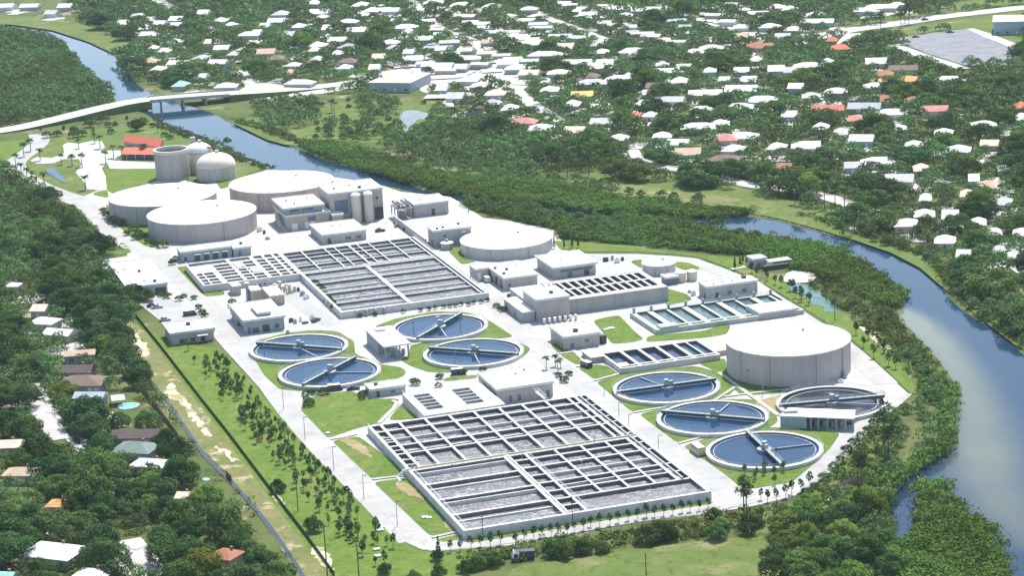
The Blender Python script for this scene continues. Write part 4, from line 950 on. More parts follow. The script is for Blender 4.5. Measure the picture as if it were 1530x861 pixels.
for k in range(7):
    c = W(13.5 + (k % 4) * 2.3, 299 + (k // 4) * 6 + k % 2); MB().cyl(c, .75, 0.1, 2.4 + (k % 3) * .6, 12).build('tank', 'cream', t)
m = MB()
for k in range(4): m.tube((*W(13 + k * 2, 297), 1.6), (*W(15 + k * 2, 309), 1.6), .25, 8)
m.build('pipe', 'cream', t); block(0, 22, 290, 312)
# west side buildings
bldg('maintenance_building', 'big flat white roof at the plant edge, against the dark oaks', -42.5, -26.3, 323.5, 368.5, 4.4, 'grey_wall', [('F', -31.4, .2, 4.4, 2.6, 'door')], vents=[(8, 6, .8, 'c'), (9, 24, 1.2, 'box'), (4, 30, .8, 'c'), (12, 4, 1.3, 'box')])
t = bldg('control_building', 'white flat-roofed building south of the small car park, shaded grey front', -38.8, -23.0, 244.8, 259.4, 4.6, 'mauve_wall', [('F', -36, .3, 2, 1.6, 'window'), ('F', -32, .3, 2, 1.6, 'window'), ('F', -28, .2, 1.6, 2.4, 'door')], over=.6, vents=[(8, 9, 1.5, 'box')])
MB().box(-29.5, -25.6, 242.3, 244.1, 2.7, 3.0).build('porch_roof', 'white_roof', t)
# canopy among the clarifiers
t = thing('pump_canopy', 'white canopy on dark posts standing between the left-hand four clarifiers', 'canopy', (*W(32, 199), 0)); block(26, 38, 184, 214)
MB().box(26.8, 36.8, 186.2, 212.6, 5.0, 5.5).build('roof', 'white_roof', t)
for u in (27.4, 31.6, 35.8):
    for v in (187, 199, 211.6): MB().box(u, u + .5, v, v + .5, 0, 4.99).build('post', 'grey_metal', t)
MB().box(27.2, 27.5, 196, 212.2, 0.1, 4.98).build('side_wall', 'green_wall', t)
for k in range(4):
    c = W(29.5 + 1.9 * k, 190 + 1.2 * (k % 2)); MB().cyl(c, .7, .1, 2.2, 12).build('pump', 'teal_metal', t)
MB().box(29.5, 33, 206.5, 209.5, 5.51, 6.0).build('roof_unit', 'grey_metal', t)
bldg('pump_house', 'little low grey pump house behind the selector deck, beside the round lawn', 11.1, 23.2, 145.2, 152.4, 3.0, 'grey_wall', [('F', 13, .2, 1.2, 1.9, 'door'), ('F', 18, .8, 1.6, 1, 'louvre')], vents=[(3, 4.5, 1.2, 'box')])
bldg('blower_building', 'pinkish-walled flat white building at the back corner of the front basin', 47.6, 67.0, 118.4, 139.8, 5.2, 'mauve_wall', [('F', 51.5, .3, 1.2, 2.2, 'louvre'), ('F', 54.6, .3, 1.2, 2.2, 'louvre'), ('F', 62, .3, 1.2, 2.2, 'louvre'), ('F', 64.6, .3, 1.2, 2.2, 'louvre'), ('L', 122, .3, 2, 2.4, 'white_door'), ('L', 130, .3, 2, 2.4, 'louvre')], vents=[(11, 14, .8, 'c'), (15, 17, .9, 'c')])
MB().box(60.3, 60.9, 107.3, 118.0, 2.9, 3.2)
t = thing('foot_bridge', 'narrow white footbridge from the pinkish building onto the front basin', 'footbridge', (*W(60.6, 112), 0)); MB().box(60, 61.2, 107.3, 117.9, 3.0, 3.25).build('deck', 'concrete', t); rail(t, [(60, 107.4), (60, 117.8)], 3.25); rail(t, [(61.2, 107.4), (61.2, 117.8)], 3.25)
# row towards the river
bldg('maintenance_building', 'white-roofed grey building with dark eaves, just right of the shallow tank', 118.6, 136.0, 267.2, 288.8, 4.9, 'grey_wall', [('F', 121, 2.6, 13.6, .9, 'window'), ('F', 124, .2, 2.2, 2.2, 'louvre'), ('F', 131, .2, 2.2, 2.2, 'door')], over=.8, vents=[(7, 12, .7, 'c')])
t = bldg('workshop', 'white-roofed workshop with three dark roof hatches and a parked van in its open bay', 95.6, 109, 259.9, 284.8, 5.0, 'mauve_wall', [('F', 97, 1.6, 1, 1.2, 'window'), ('L', 263, .2, 3.4, 3.2, 'roller_door'), ('L', 269, .2, 3.4, 3.2, 'roller_door')], vents=[(1.5, 17, 1.1, 'box'), (5, 13, 1.1, 'box'), (2, 7, 1.1, 'box'), (11, 20, .6, 'c')])
bldg('workshop', 'small left wing of the open-bay workshop with a white door', 89.8, 95.1, 279.4, 288, 5.0, 'mauve_wall', [('F', 90.4, .2, 1.4, 3.4, 'white_door')], over=.2)
t = bldg('filter_building', 'white-roofed upper room rising from the left end of the filter block', 92.2, 104.9, 209.6, 226.2, 8.6, 'mauve_wall', [('F', 100.4, .3, 2.4, 1.0, 'louvre')], vents=[(8, 7, 1.3, 'box')])
bldg('filter_building', 'low sloping-ended grey block below the filter block upper room', 87.0, 91.8, 211.4, 234, 4.2, 'grey_wall', [('L', 220, .3, 2, 2, 'louvre')], over=.15, parapet=False)
bldg('filter_building', 'plain pale terrace block behind the upper room of the filter block', 92.6, 104.9, 226.8, 243.5, 5.2, 'concrete', over=.1, parapet=False, vents=[(12.2, 8, 1.4, 'box')])
t = bldg('chemical_building', 'mauve building with tall windows on its left side, beside the central road', 88.8, 102.1, 169.3, 184.6, 4.9, 'mauve_wall', [('L', 171.5, .9, 1.4, 2.6, 'window'), ('L', 174, .9, 1.4, 2.6, 'window'), ('L', 176.5, .9, 1.4, 2.6, 'window'), ('L', 179, .9, 1.4, 2.6, 'window'), ('F', 91, .3, 1.4, 2.0, 'louvre'), ('F', 96.5, 1.9, 1.6, 1.2, 'louvre')], vents=[(6, 5, 1.6, 'box')])
c = W(104.0, 171.5); o = MB().cyl(c, 1.5, .2, 3.2, 16).build('storage_vessel', 'dark_metal'); tag(o, 'dark round vessel at the right corner of the mauve building', 'vessel')
bldg('electrical_building', 'long grey-walled white-roofed building beyond the slanting channels, by the loop road', 159.7, 180.4, 208.4, 216.4, 5.2, 'grey_wall', [('F', 163, .3, 1.4, 2.2, 'door'), ('F', 168, 1.2, 1.8, 1.6, 'louvre'), ('F', 174, 1.2, 1.8, 1.6, 'louvre'), ('L', 210, .3, 1.4, 2.2, 'door')], vents=[(4, 3, .7, 'c'), (8, 4, .7, 'c'), (12, 3.4, .7, 'c'), (17.5, 5.6, 1.5, 'box')])
# chemical silos behind the filter block
for i, px in enumerate([(1017, 421), (1034, 419)]):
    c = G(*px); s = thing('chemical_tank', ('left' if i == 0 else 'right') + ' one of the two squat cream tanks behind the filter block', 'tank', (*c, 0), 'squat cream tanks')
    MB().cyl(c, 2.1, 0, 3.6, 24).build('body', 'cream', s); MB().lathe(c, [(2.2, 3.61), (2.2, 3.9), (.4, 4.6)], 24).build('lid', 'white_roof', s)
    SOLID.append([(c[0] + 2 * math.cos(a), c[1] + 2 * math.sin(a)) for a in np.linspace(0, 6.28, 10, endpoint=False)])
u, v = UV(*G(1003, 425)); bldg('generator_shed', 'small dark-fronted shed with white roof left of the squat cream tanks', u - 2.5, u + 2.5, v - 1, v + 4, 3.2, 'louvre')
u, v = UV(*G(958, 392)); 
# B17 open pump canopy by the empty clarifier
def quadbox(px, h): return [G(a, b, h) for a, b in px]
q = quadbox([(1164.6, 621.6), (1276.5, 626.2), (1278, 613.4), (1177.4, 609.7)], 4.2)
t = thing('pump_canopy', 'open-sided pump building with flat white roof in front of the empty clarifier', 'pump building', (sum(a for a, b in q) / 4, sum(b for a, b in q) / 4, 0)); SOLID.append(q)
MB().prism(q, 3.85, 4.25).build('roof', 'white_roof', t)
lerp = lambda a, b, k: (a[0] + (b[0] - a[0]) * k, a[1] + (b[1] - a[1]) * k)
m = MB(); a, b, c_, d = q
m.prism([lerp(a, b, .01), lerp(a, b, .36), lerp(d, c_, .36), lerp(d, c_, .01)], 0, 3.83); m.build('wall', 'green_wall', t)
for k in (.42, .52, .64, .76, .88, .985): MB().boxl(lerp(a, b, k), 0.02, .5, .5, 0, 3.84).build('post', 'grey_metal', t)
MB().prism([lerp(d, c_, .37), lerp(d, c_, .99), lerp(lerp(d, c_, .99), b, .08), lerp(lerp(d, c_, .37), a, .08)], 0, 3.82).build('back_wall', 'grey_wall', t)
for k in (.47, .58, .7, .82): o = MB().cyl(lerp(lerp(a, b, k), lerp(d, c_, k), .4), .7, 0.1, 2.4, 12).build('pump', 'teal_metal', t)
MB().boxl(lerp(lerp(a, b, .18), d, .45), .02, 4.5, 2.0, 4.26, 4.9).build('roof_unit', 'grey_metal', t)
# grey river-intake house among the trees
q = UV(*G(1126, 402)); bldg('intake_house', 'small grey intake house by the lagoon beyond the loop road', q[0], q[0] + 5.5, q[1], q[1] + 6, 3.9, 'mauve_wall', [('F', q[0] + 1.5, .2, 1.5, 2, 'louvre')])
q = UV(*G(1144, 404)); t = thing('intake_canopy', 'pale flat canopy over dark screens beside the small grey intake house', 'canopy', (*W(q[0] + 6, q[1] + 3), 0)); MB().box(q[0] + 2, q[0] + 12, q[1] + 1, q[1] + 6, 2.4, 2.8).build('roof', 'concrete', t); MB().box(q[0] - 1, q[0] + 9.5, q[1] - 1, q[1] + .9, 0, 1.9).build('screen', 'dark_metal', t); MB().box(q[0] + 9.6, q[0] + 11, q[1] + 1.5, q[1] + 5.5, 0, 2.39).build('end_wall', 'grey_wall', t)
# red-roofed pavilion
def gable(t, A, B, D, h0, h1, roofm, wallm=None):
    """roof over the quad with front edge A-B; depth vector D; ridge along A-B"""
    mid = (D[0] / 2, D[1] / 2)
    pts = [(*A, h0), (*B, h0), (B[0] + D[0], B[1] + D[1], h0), (A[0] + D[0], A[1] + D[1], h0), (A[0] + mid[0], A[1] + mid[1], h1), (B[0] + mid[0], B[1] + mid[1], h1)]
    m = MB(); m.add(pts, [[0, 1, 5, 4], [2, 3, 4, 5], [0, 4, 3], [1, 2, 5], [0, 3, 2, 1]])
    return m.build('roof', roofm, t)
A, B, D0 = G(184, 211.5, 3.6), G(239, 220, 3.6), G(190, 201, 3.6)
D = (D0[0] - A[0] + 3, D0[1] - A[1]); D = (D[0] * .5, D[1] * .5)
t = thing('pavilion', 'long red-tiled building by the river near the road bridge', 'pavilion', (*A, 0), 'red-roofed pavilion buildings')
gable(t, A, B, D, 3.6, 6.6, 'red_tile'); MB().prism([lerp(A, B, .03), lerp(A, B, .97), lerp((A[0] + D[0], A[1] + D[1]), (B[0] + D[0], B[1] + D[1]), .97), lerp((A[0] + D[0], A[1] + D[1]), (B[0] + D[0], B[1] + D[1]), .03)], 0, 3.58).build('wall', 'grey_wall', t)
for k in (.2, .45, .7): q = lerp(A, B, k); MB().boxl(q, math.atan2(B[1] - A[1], B[0] - A[0]), 3, .3, .6, 2.4).build('window', 'glass', t)
SOLID.append([A, B, (B[0] + D[0], B[1] + D[1]), (A[0] + D[0], A[1] + D[1])]); KEEP.append((183, 200, 246, 230))
A, B = G(181, 230.5, 3.0), G(234, 231, 3.0); D = (1.5, 15)
t = thing('pavilion', 'smaller red-tiled building with a dark shaded front, left of the open-topped tank', 'pavilion', (*A, 0), 'red-roofed pavilion buildings')
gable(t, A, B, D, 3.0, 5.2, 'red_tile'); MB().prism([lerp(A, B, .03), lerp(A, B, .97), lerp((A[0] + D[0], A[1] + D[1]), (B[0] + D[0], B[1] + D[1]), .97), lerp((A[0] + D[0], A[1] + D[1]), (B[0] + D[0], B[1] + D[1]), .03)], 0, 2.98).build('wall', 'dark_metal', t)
for k in (.15, .4, .65, .9): MB().boxl(lerp(A, B, k), 0, .4, .4, 0, 2.97).build('post', 'concrete', t)
SOLID.append([A, B, (B[0] + D[0], B[1] + D[1]), (A[0] + D[0], A[1] + D[1])])

# ------------------------------------------------------------------ describing where things stand
LM = [('the road bridge', 285, 160), ('the big white hall', 598, 122), ('the grey car park', 1430, 75), ('the yellow-roofed house', 870, 140), ('the orange-roofed house', 1345, 118), ('the marsh pond', 616, 180),
      ('the red pavilions', 215, 215), ('the tallest plant building', 530, 290), ('the shallow white tank', 756, 360), ('the turquoise swimming pool', 192, 608), ('the green hip roof', 203, 667),
      ('the large pale hip roof', 80, 820), ('the brown hip roof', 123, 567), ('the paired white roofs', 80, 486), ('the maintenance building', 200, 410), ('the curved riverside street', 970, 245),
      ('the red-and-white house', 1255, 68), ('the brick house', 1085, 234), ('the far-bank tan roof', 1475, 275), ('the mangrove headland', 1300, 430), ('the river island', 1430, 790),
      ('the empty clarifier', 1243, 600), ('the biggest tank', 1177, 520), ('the rust-brown roof', 340, 826), ('the plaza pond', 84, 262), ('the river bend', 1360, 400), ('the front basin', 860, 720), ('the intake house', 1130, 400), ('the control building', 285, 490), ('the big round lawn', 520, 622), ('the fence-side round tree', 416, 734), ('the two wooden utility poles', 512, 848), ('the office building', 388, 470)]
ORD = ['nearest', 'second nearest', 'third nearest', 'fourth nearest', 'fifth nearest', 'sixth nearest', 'seventh nearest', 'eighth nearest', 'ninth nearest', 'tenth nearest', 'eleventh nearest', 'twelfth nearest', '13th nearest', '14th nearest', '15th nearest', '16th nearest', '17th nearest', '18th nearest', '19th nearest', '20th nearest']
ORD += [('%d%s nearest' % (n, {1: 'st', 2: 'nd', 3: 'rd'}.get(n % 10, 'th'))) for n in range(21, 90)]
PENDING = []   # (object, look, px, py)
def locate(o, look, px, py): PENDING.append((o, look, px, py))
def finish_labels():
    groups = {}
    for o, look, px, py in PENDING:
        best = min(LM, key=lambda L: (L[1] - px) ** 2 + (2.2 * (L[2] - py)) ** 2)
        dx, dy = px - best[1], 2.2 * (py - best[2])
        a = math.degrees(math.atan2(-dy, dx)) % 360
        d = ['right of', 'behind-right of', 'behind', 'behind-left of', 'left of', 'front-left of', 'in front of', 'front-right of'][int((a + 22.5) // 45) % 8]
        groups.setdefault((look, d, best[0]), []).append((math.hypot(dx, dy), o))
    for (look, d, lm), mem in groups.items():
        mem.sort(key=lambda q: q[0])
        for i, (_, o) in enumerate(mem):
            if len(mem) == 1: o['label'] = f'{look} {d} {lm}'
            else: o['label'] = f'{look} {d} {lm}, {ORD[min(i, len(ORD) - 1)]}'

# ------------------------------------------------------------------ houses
def house(px, py, wpx, roof='white', wall='white', kind='hip', rot=None, dep=10.0, label=None, detail=1, h=2.8, rise=None, group='houses across the river', seed=0, wm=None, cat='house', name='house'):
    rnd = random.Random(int(px * 7 + py * 13 + seed))
    c = G(px, py, 3.6)
    w = wm or wpx / PXM(py)
    rot = R(-12 + rnd.uniform(-7, 7)) if rot is None else R(rot)
    s_ = 1.0
    rise = rise if rise is not None else dep * (.20 if kind != 'flat' else .03)
    t = thing(name, label or '', cat, (*c, 0), group)
    if label is None:
        rn = dict(white='white-roofed', pale='pale-roofed', grey='grey-roofed', brown='brown-roofed', darkbrown='dark brown-roofed', tan='tan-roofed', orange='orange-roofed', red='red-roofed', pinkred='pinkish red-roofed', yellow='yellow-roofed', green='green-roofed', teal='teal-roofed', beige='beige-roofed', rust='rust-roofed')[roof]
        sz = 'long' if w > 19 else ('small' if w < 11 else 'mid-sized')
        locate(t, f'{sz} {rn} {cat}', px, py)
    ca, sa = math.cos(rot), math.sin(rot)
    def L(a, b): return (c[0] + a * ca - b * sa, c[1] + a * sa + b * ca)
    hw, hd = w / 2, dep / 2
    MB().prism([L(-hw + .5, -hd + .5), L(hw - .5, -hd + .5), L(hw - .5, hd - .5), L(-hw + .5, hd - .5)], 0, h - .01).build('wall', 'hw_' + wall, t)
    m = MB(); q = [L(-hw, -hd), L(hw, -hd), L(hw, hd), L(-hw, hd)]
    base = [(x, y, h) for x, y in q] + [(x, y, h + .25) for x, y in q]
    fs = [[3, 2, 1, 0]] + [[i, (i + 1) % 4, 4 + (i + 1) % 4, 4 + i] for i in range(4)]
    if kind == 'flat':
        m.add(base + [(*L(0, 0), h + .25 + rise)], fs + [[4, 5, 8], [5, 6, 8], [6, 7, 8], [7, 4, 8]])
    else:
        k = max(hw - hd, .5) if kind == 'hip' else hw
        z = h + .25 + rise
        m.add(base + [(*L(-k, 0), z), (*L(k, 0), z)], fs + [[4, 5, 9, 8], [6, 7, 8, 9], [5, 6, 9], [7, 4, 8]])
    rf = m.build('roof', 'roof_' + roof, t)
    if detail >= 1:
        f0 = -hd + .5
        def opening(nm, a, ww, z0, hh, mat, b=None):
            b = f0 if b is None else b
            p = L(a, b)
            return MB().boxl(p, rot, ww, .16, z0, z0 + hh).build(nm, mat, t)
        n = max(1, int(w / 5.5))
        for i in range(n):
            a = (i + .5) / n * w - hw
            if i == n // 2: opening('door', a, 1.1, .1, 2.1, 'white_paint' if wall != 'white' else 'rust')
            else: opening('window', a, 1.7, .9, 1.1, 'glass')
    if detail >= 2:
        p = L(hw * .3, hd * .25); MB().boxl(p, rot, .7, .7, h + .5, h + .25 + rise + .5).build('chimney', 'hw_brick', rf)
        for b in (-hd * .3, hd * .3):
            p = L(-hw + .5, b); MB().boxl(p, rot, .16, 1.5, .9, 2.0).build('window', 'glass', t)
    SOLID.append([L(-hw - 1.2, -hd - 1.2), L(hw + 1.2, -hd - 1.2), L(hw + 1.2, hd + 1.2), L(-hw - 1.2, hd + 1.2)])
    s = PXM(py)
    if True: KEEP.append((px - w * s * (.26 if py < 400 else .36), py - 1.5, px + w * s * (.26 if py < 400 else .36), py + 1.5))
    return t

LG = 'houses on the near side of the ditch'
NEAR = [  # px, py, width m, depth, roof, wall, kind, rot, label
 (61, 459, 6.5, 9, 'beige', 'tan', 'gable', -12, 'small beige-roofed house behind the paired white roofs'),
 (66, 478, 11, 9, 'white', 'white', 'hip', -20, 'upper of two white hip roofs at left, below the beige roof'),
 (90, 495, 12, 8, 'white', 'grey', 'gable', -24, 'lower of two white roofs at left, with grey wall and teal porch'),
 (119, 526, 11.5, 6.5, 'tan', 'grey', 'gable', 4, 'tan-roofed house with grey wall near the sandy strip'),
 (116, 550, 12, 9, 'darkbrown', 'grey', 'gable', -8, 'dark brown-roofed house directly behind the brown hip roof'),
 (123, 568, 16, 12, 'brown', 'grey', 'hip', -6, 'large brown hip-roofed house by the street bend'),
 (135, 589, 11, 7, 'grey', 'grey', 'gable', -10, 'grey gabled extension in front of the brown hip roof'),
 (204, 647, 16, 9, 'darkbrown', 'tan', 'gable', -6, 'dark brown long roof behind the green hip roof'),
 (203, 667, 14, 11, 'green', 'grey', 'hip', -18, 'grey-green hip-roofed house beside the ditch fence'),
 (225, 690, 12, 8, 'white', 'grey', 'hip', -20, 'bright white hip-roofed house in front of the green hip roof'),
 (13, 662, 9, 8, 'beige', 'grey', 'gable', -2, 'beige flat-looking roof at the left edge beyond the street'),
 (32, 703, 11, 8, 'tan', 'white', 'hip', -8, 'tan hip roof with white edge, near the left edge'),
 (88, 750, 7, 7, 'orange', 'tan', 'hip', -10, 'small orange-brown roof tucked between big oaks at lower left'),
 (80, 821, 17, 12, 'white', 'grey', 'hip', -24, 'pale hip-roofed house, large, at bottom left'),
 (137, 856, 10, 9, 'white', 'grey', 'hip', -20, 'white hip roof cut by the bottom edge of the photo'),
 (338, 826, 8, 8, 'rust', 'tan', 'hip', -30, 'rust-brown roof beside the ditch at the bottom'),
 (275, 738, 4.5, 6, 'beige', 'tan', 'gable', -14, 'small beige shed roof among oaks by the ditch'),
 (8, 858, 6, 6, 'teal', 'white', 'gable', -14, 'teal roof corner at the bottom left edge'),
 (20, 424, 6, 6, 'white', 'white', 'hip', -14, 'small white roof in the dark oaks at left'),
]
for px, py, w, d, ro, wa, ki, rt, lab in NEAR: house(px, py, 0, ro, wa, ki, rt, d, lab, 2, group=LG, wm=w)

FAR = """190 33 28 white;218 50 40 white;245 75 18 white;268 93 34 white;302 85 28 pale;330 29 20 white;345 36 20 white;372 50 34 white;302 113 18 white;270 125 22 teal;338 127 34 white;305 18 18 white;10 8 24 white;45 8 30 white;100 8 26 white;78 18 20 pale;
468 3 24 white;478 17 30 white;520 31 30 white;536 44 32 white;540 6 28 white;556 14 26 white;585 14 26 white;606 39 36 white;583 62 28 white;385 48 14 white;412 86 26 brown;433 107 18 tan;448 122 44 white;515 99 20 white;560 100 16 white;504 78 18 white;690 99 20 white;
655 12 30 white;648 2 30 white;690 6 34 white;735 8 28 white;
1160 9 26 white;1180 12 20 white;1220 20 28 white;1220 31 48 white;1296 14 40 white;1316 9 44 white;1340 6 24 white;1150 38 30 white;1158 30 24 pale;1243 58 14 red;1170 53 22 pale;1140 68 24 rust;1208 97 44 white;1160 102 24 white;1182 104 20 pale;1236 91 18 white;1309 91 30 white;1322 109 24 rust;1350 101 40 brown;1310 127 38 white;1420 117 44 white;1250 135 34 white;1146 147 30 white;1237 161 46 red;1292 158 46 grey;1324 147 18 rust;1364 149 34 rust;1384 145 38 white;1396 162 38 pinkred;1332 167 46 white;1278 176 24 pinkred;1470 184 34 white;1526 157 18 red;1526 174 18 white;1210 215 30 white;1161 218 26 white;1288 206 34 white;
1200 217 34 white;1316 240 56 white;1274 246 24 pale;1344 266 40 pale;1432 222 34 white;1356 332 40 white;1412 357 30 white;1526 346 24 white;1383 294 18 white;1381 318 30 white;1479 213 26 beige;1516 380 20 white;1306 318 18 white;1440 380 20 white;1455 265 16 white;1445 288 20 beige;1492 372 18 pale;1172 248 22 rust;
965 153 30 white;973 170 27 white;951 172 16 red;1001 148 42 pale;1054 138 48 white;1108 132 46 white;1136 148 44 white;1104 158 42 white;1050 162 36 white;1044 188 52 white;1076 183 28 white;1112 202 40 white;925 205 28 white;1014 212 32 white;782 180 42 pinkred;808 190 40 white;1131 67 30 rust;1129 88 18 white;1083 118 16 white;940 112 18 white;1000 105 44 white;1022 100 22 pale;1040 76 34 white;1062 70 34 pale;945 75 40 white;
862 92 44 white;898 98 36 white;835 107 34 white;925 116 40 white;885 122 44 pale;775 100 40 white;792 108 30 beige;760 92 32 white;815 80 50 white;905 92 26 white;
900 76 24 white;790 12 26 pale;870 14 30 white;880 20 28 white;
718 126 30 white;740 138 30 beige;700 118 30 white;735 152 24 grey;712 158 24 brown;762 160 24 white;664 98 30 white;1085 205 34 pinkred;1096 221 30 white;1060 104 20 white;1108 104 22 white;1120 118 22 white;1190 128 22 white;1212 142 26 pale;1180 170 22 white;1226 188 24 white;1256 196 22 pale;1340 190 26 white;1410 196 26 white;1366 214 26 white;1508 222 22 white;1500 250 20 white;1376 250 22 beige;1420 320 24 white;1462 330 22 white;1500 300 22 pale;1486 345 20 white"""
for ent in FAR.replace('\n', '').split(';'):
    if not ent.strip(): continue
    a = ent.split(); px, py, w = float(a[0]), float(a[1]), float(a[2])
    rnd = random.Random(int(px * 31 + py))
    house(px, py, w, a[3], rnd.choice(['white', 'white', 'grey', 'tan', 'blue']) if a[3] in ('white', 'pale') else 'tan', rnd.choice(['hip', 'gable', 'hip']), dep=rnd.uniform(10, 13), detail=1 if py > 130 else 0)
house(870, 140, 32, 'yellow', 'tan', 'gable', -6, 11, 'yellow-roofed house alone among dark oaks across the river')
house(1345, 118, 58, 'orange', 'white', 'hip', -2, 12, 'orange-roofed long house in front of the dark brown roof, near the car park')
house(1255, 70, 32, 'red', 'white', 'hip', -4, 13, 'red-and-white house by the highway corner')
house(1475, 275, 28, 'tan', 'tan', 'hip', -14, 12, 'tan hip-roofed house in the oaks above the far bank')
house(1085, 236, 46, 'brown', 'brick', 'hip', -16, 11, 'brick house by the riverside street, brown roof')
# rows of mobile homes
ROWS = [((888, 26), (1004, 62), 9, 32), ((972, 10), (1030, 46), 5, 34), ((784, 28), (856, 56), 6, 36), ((762, 44), (800, 62), 4, 38), ((690, 24), (800, 66), 9, 38), ((612, 82), (660, 104), 5, 40), ((650, 68), (720, 92), 6, 42), ((560, 6), (600, 30), 4, 30), ((1060, 10), (1110, 40), 4, 32), ((838, 4), (900, 14), 4, 30), ((640, 30), (690, 72), 5, 30), ((905, 8), (960, 14), 4, 30), ((1100, 6), (1150, 24), 4, 28), ((730, 76), (790, 88), 4, 34)]
for (a, b, n, w) in ROWS:
    for i in range(n):
        k = i / max(n - 1, 1)
        rj = random.Random(i * 31 + n * 7 + int(a[0]))
        house(a[0] + (b[0] - a[0]) * k + rj.uniform(-7, 7), a[1] + (b[1] - a[1]) * k + rj.uniform(-2, 2), w * rj.uniform(.6, 1.05), rj.choice(['white', 'white', 'white', 'pale', 'grey', 'beige', 'pale']), rj.choice(['white', 'grey', 'tan', 'blue']), 'gable', -10 + rj.uniform(-16, 16), rj.uniform(6.5, 9.5), detail=0, rise=rj.uniform(.9, 1.6), cat='mobile home', name='mobile_home', group='mobile homes in rows')
rg = random.Random(21); nx_h = 0
RESP = [(200, 20), (560, 10), (760, 4), (1240, 6), (1240, 60), (1520, 110), (1525, 420), (1440, 392), (1320, 320), (1080, 268), (960, 225), (840, 195), (760, 178), (690, 150), (640, 140), (560, 100), (430, 118), (300, 118), (205, 96)]
HP = [G(k[0], k[1], 3) for k in [((a + c) / 2, (b + d) / 2) for a, b, c, d in KEEP]]
for _ in range(4000):
    px, py = rg.uniform(195, 1525), rg.uniform(4, 415)
    if not inpoly(np.array([[px, py]]), RESP)[0] or rg.random() > 1.15 - py / 260 or (px > 1050 and py > 70): continue
    x, y = G(px, py, 3)
    if any((x - a) ** 2 + (y - b) ** 2 < 19 ** 2 for a, b in HP): continue
    if any(inpoly(np.array([[x, y]]), q)[0] or segdist(np.array([[x, y]]), q)[0] < 8 for q in SOLID if len(q) < 400 and abs(q[0][0] - x) < 260 and abs(q[0][1] - y) < 260): continue
    if any(segdist(np.array([[x, y]]), q)[0] < 14 for q in (river_w, pond_w)): continue
    house(px, py, rg.uniform(20, 40) * PXM(py) / 3.0, rg.choice(['white'] * 6 + ['pale', 'pale', 'grey', 'beige', 'tan', 'brown']), rg.choice(['white', 'grey', 'tan', 'blue']), rg.choice(['hip', 'gable']), dep=rg.uniform(9, 13), detail=0 if py < 130 else 1, seed=9)
    HP.append((x, y)); nx_h += 1
    if nx_h >= 105: break
print('extra homes', nx_h)
m = MB(); rg = random.Random(4)
for o in [o for o in list(col.objects) if o.get('category') in ('house', 'mobile home') and o.location.y > 880]:
  x, y = o.location.x, o.location.y
  for rep_ in range(3 if o.get('category') == 'mobile home' else 2):
    a = rg.uniform(-.5, .2); c = (x + rg.uniform(-11, 11), y - rg.uniform(7, 16))
    q = MB().boxl(c, a, rg.uniform(5, 13), rg.uniform(9, 18), 0, 1).v[:4]
    P_ = np.array([(p[0], p[1]) for p in q])
    if any(inpoly(P_, w).any() or segdist(P_, w).min() < 6 for w in (river_w, pond_w)): continue
    z = lift(.05)
    m.sheet(ragged([(p[0], p[1]) for p in q], .3), z)
structure(m.build('driveway', 'pale_street'))
# larger buildings across the river
t = house(598, 121, 66, 'white', 'grey', 'flat', -20, 34, 'big white hall with grey front wall beside the marsh', 1, h=5.5, group=None, cat='hall', name='hall')
t = house(1512, 38, 50, 'white', 'blue', 'flat', -12, 26, 'dark blue-grey block with white roof at the top right edge', 1, h=8, group=None, cat='building', name='commercial_building')

# pools, fence, awning
for px, lab in (([(176, 607), (184, 604), (200, 603), (207, 605), (200, 610), (184, 612)], 'turquoise swimming pool behind the brown fence'), ([(302, 717), (308, 715), (314, 717), (308, 720)], 'tiny cyan pool by the ditch fence')):
    p = chaikin(GP(px), 1); SOLID.append(p); KEEP.append((px[0][0], 602 if px[0][0] < 200 else 714, px[0][0] + 30 if px[0][0] < 200 else 314, 612 if px[0][0] < 200 else 720))
    c = (sum(a for a, b in p) / len(p), sum(b for a, b in p) / len(p)); t = thing('swimming_pool', lab, 'pool', (*c, 0))
    big = [(c[0] + (a - c[0]) * 1.25, c[1] + (b - c[1]) * 1.25) for a, b in p]
    MB().prism(big, 0, .16).build('surround', 'concrete', t); MB().prism(p, .1, .2).build('water', 'pool', t)
p = GP([(164, 592), (184, 590), (187, 597), (167, 599)], 2.4)
c = p[0]; t = thing('boat_awning', 'white humped canopy in the backyard above the turquoise pool', 'awning', (*c, 0)); SOLID.append(p); KEEP.append((164, 585, 188, 598))
mid = [lerp(p[0], p[3], .5), lerp(p[1], p[2], .5)]
m = MB(); m.add([(*p[0], 2.3), (*p[1], 2.3), (*p[2], 2.3), (*p[3], 2.3), (*mid[0], 3.4), (*mid[1], 3.4)], [[0, 1, 5, 4], [2, 3, 4, 5], [0, 4, 3], [1, 2, 5]]); m.build('cover', 'white_roof', t)
m = MB()
for q in p: m.tube((*q, 0), (*q, 2.31), .08)
m.build('post', 'grey_metal', t)
def fence(px, hgt, mat, name, label, postmat, gap=2.4, solid=True):
    p = px if px[0][0].__class__ is tuple else GP(px)
    t = thing(name, label, 'fence', (*p[0], 0)); m = MB(); mp = MB()
    for a, b in zip(p[:-1], p[1:]):
        if solid or name == 'mesh_fence': m.bar(a, b, .08, .05, hgt - .05 if solid else hgt * .8)
        else:
            for z in (.15, hgt * .5, hgt - .05): m.tube((*a, z), (*b, z), .03, 4)
        L = math.hypot(b[0] - a[0], b[1] - a[1]); n = max(1, int(L / gap))
        for i in range(n + 1): q = lerp(a, b, i / n); mp.boxl(q, 0, .12, .12, 0, hgt)
    m.build('board_panel' if solid else 'wire', mat, t); mp.build('post', postmat, t)
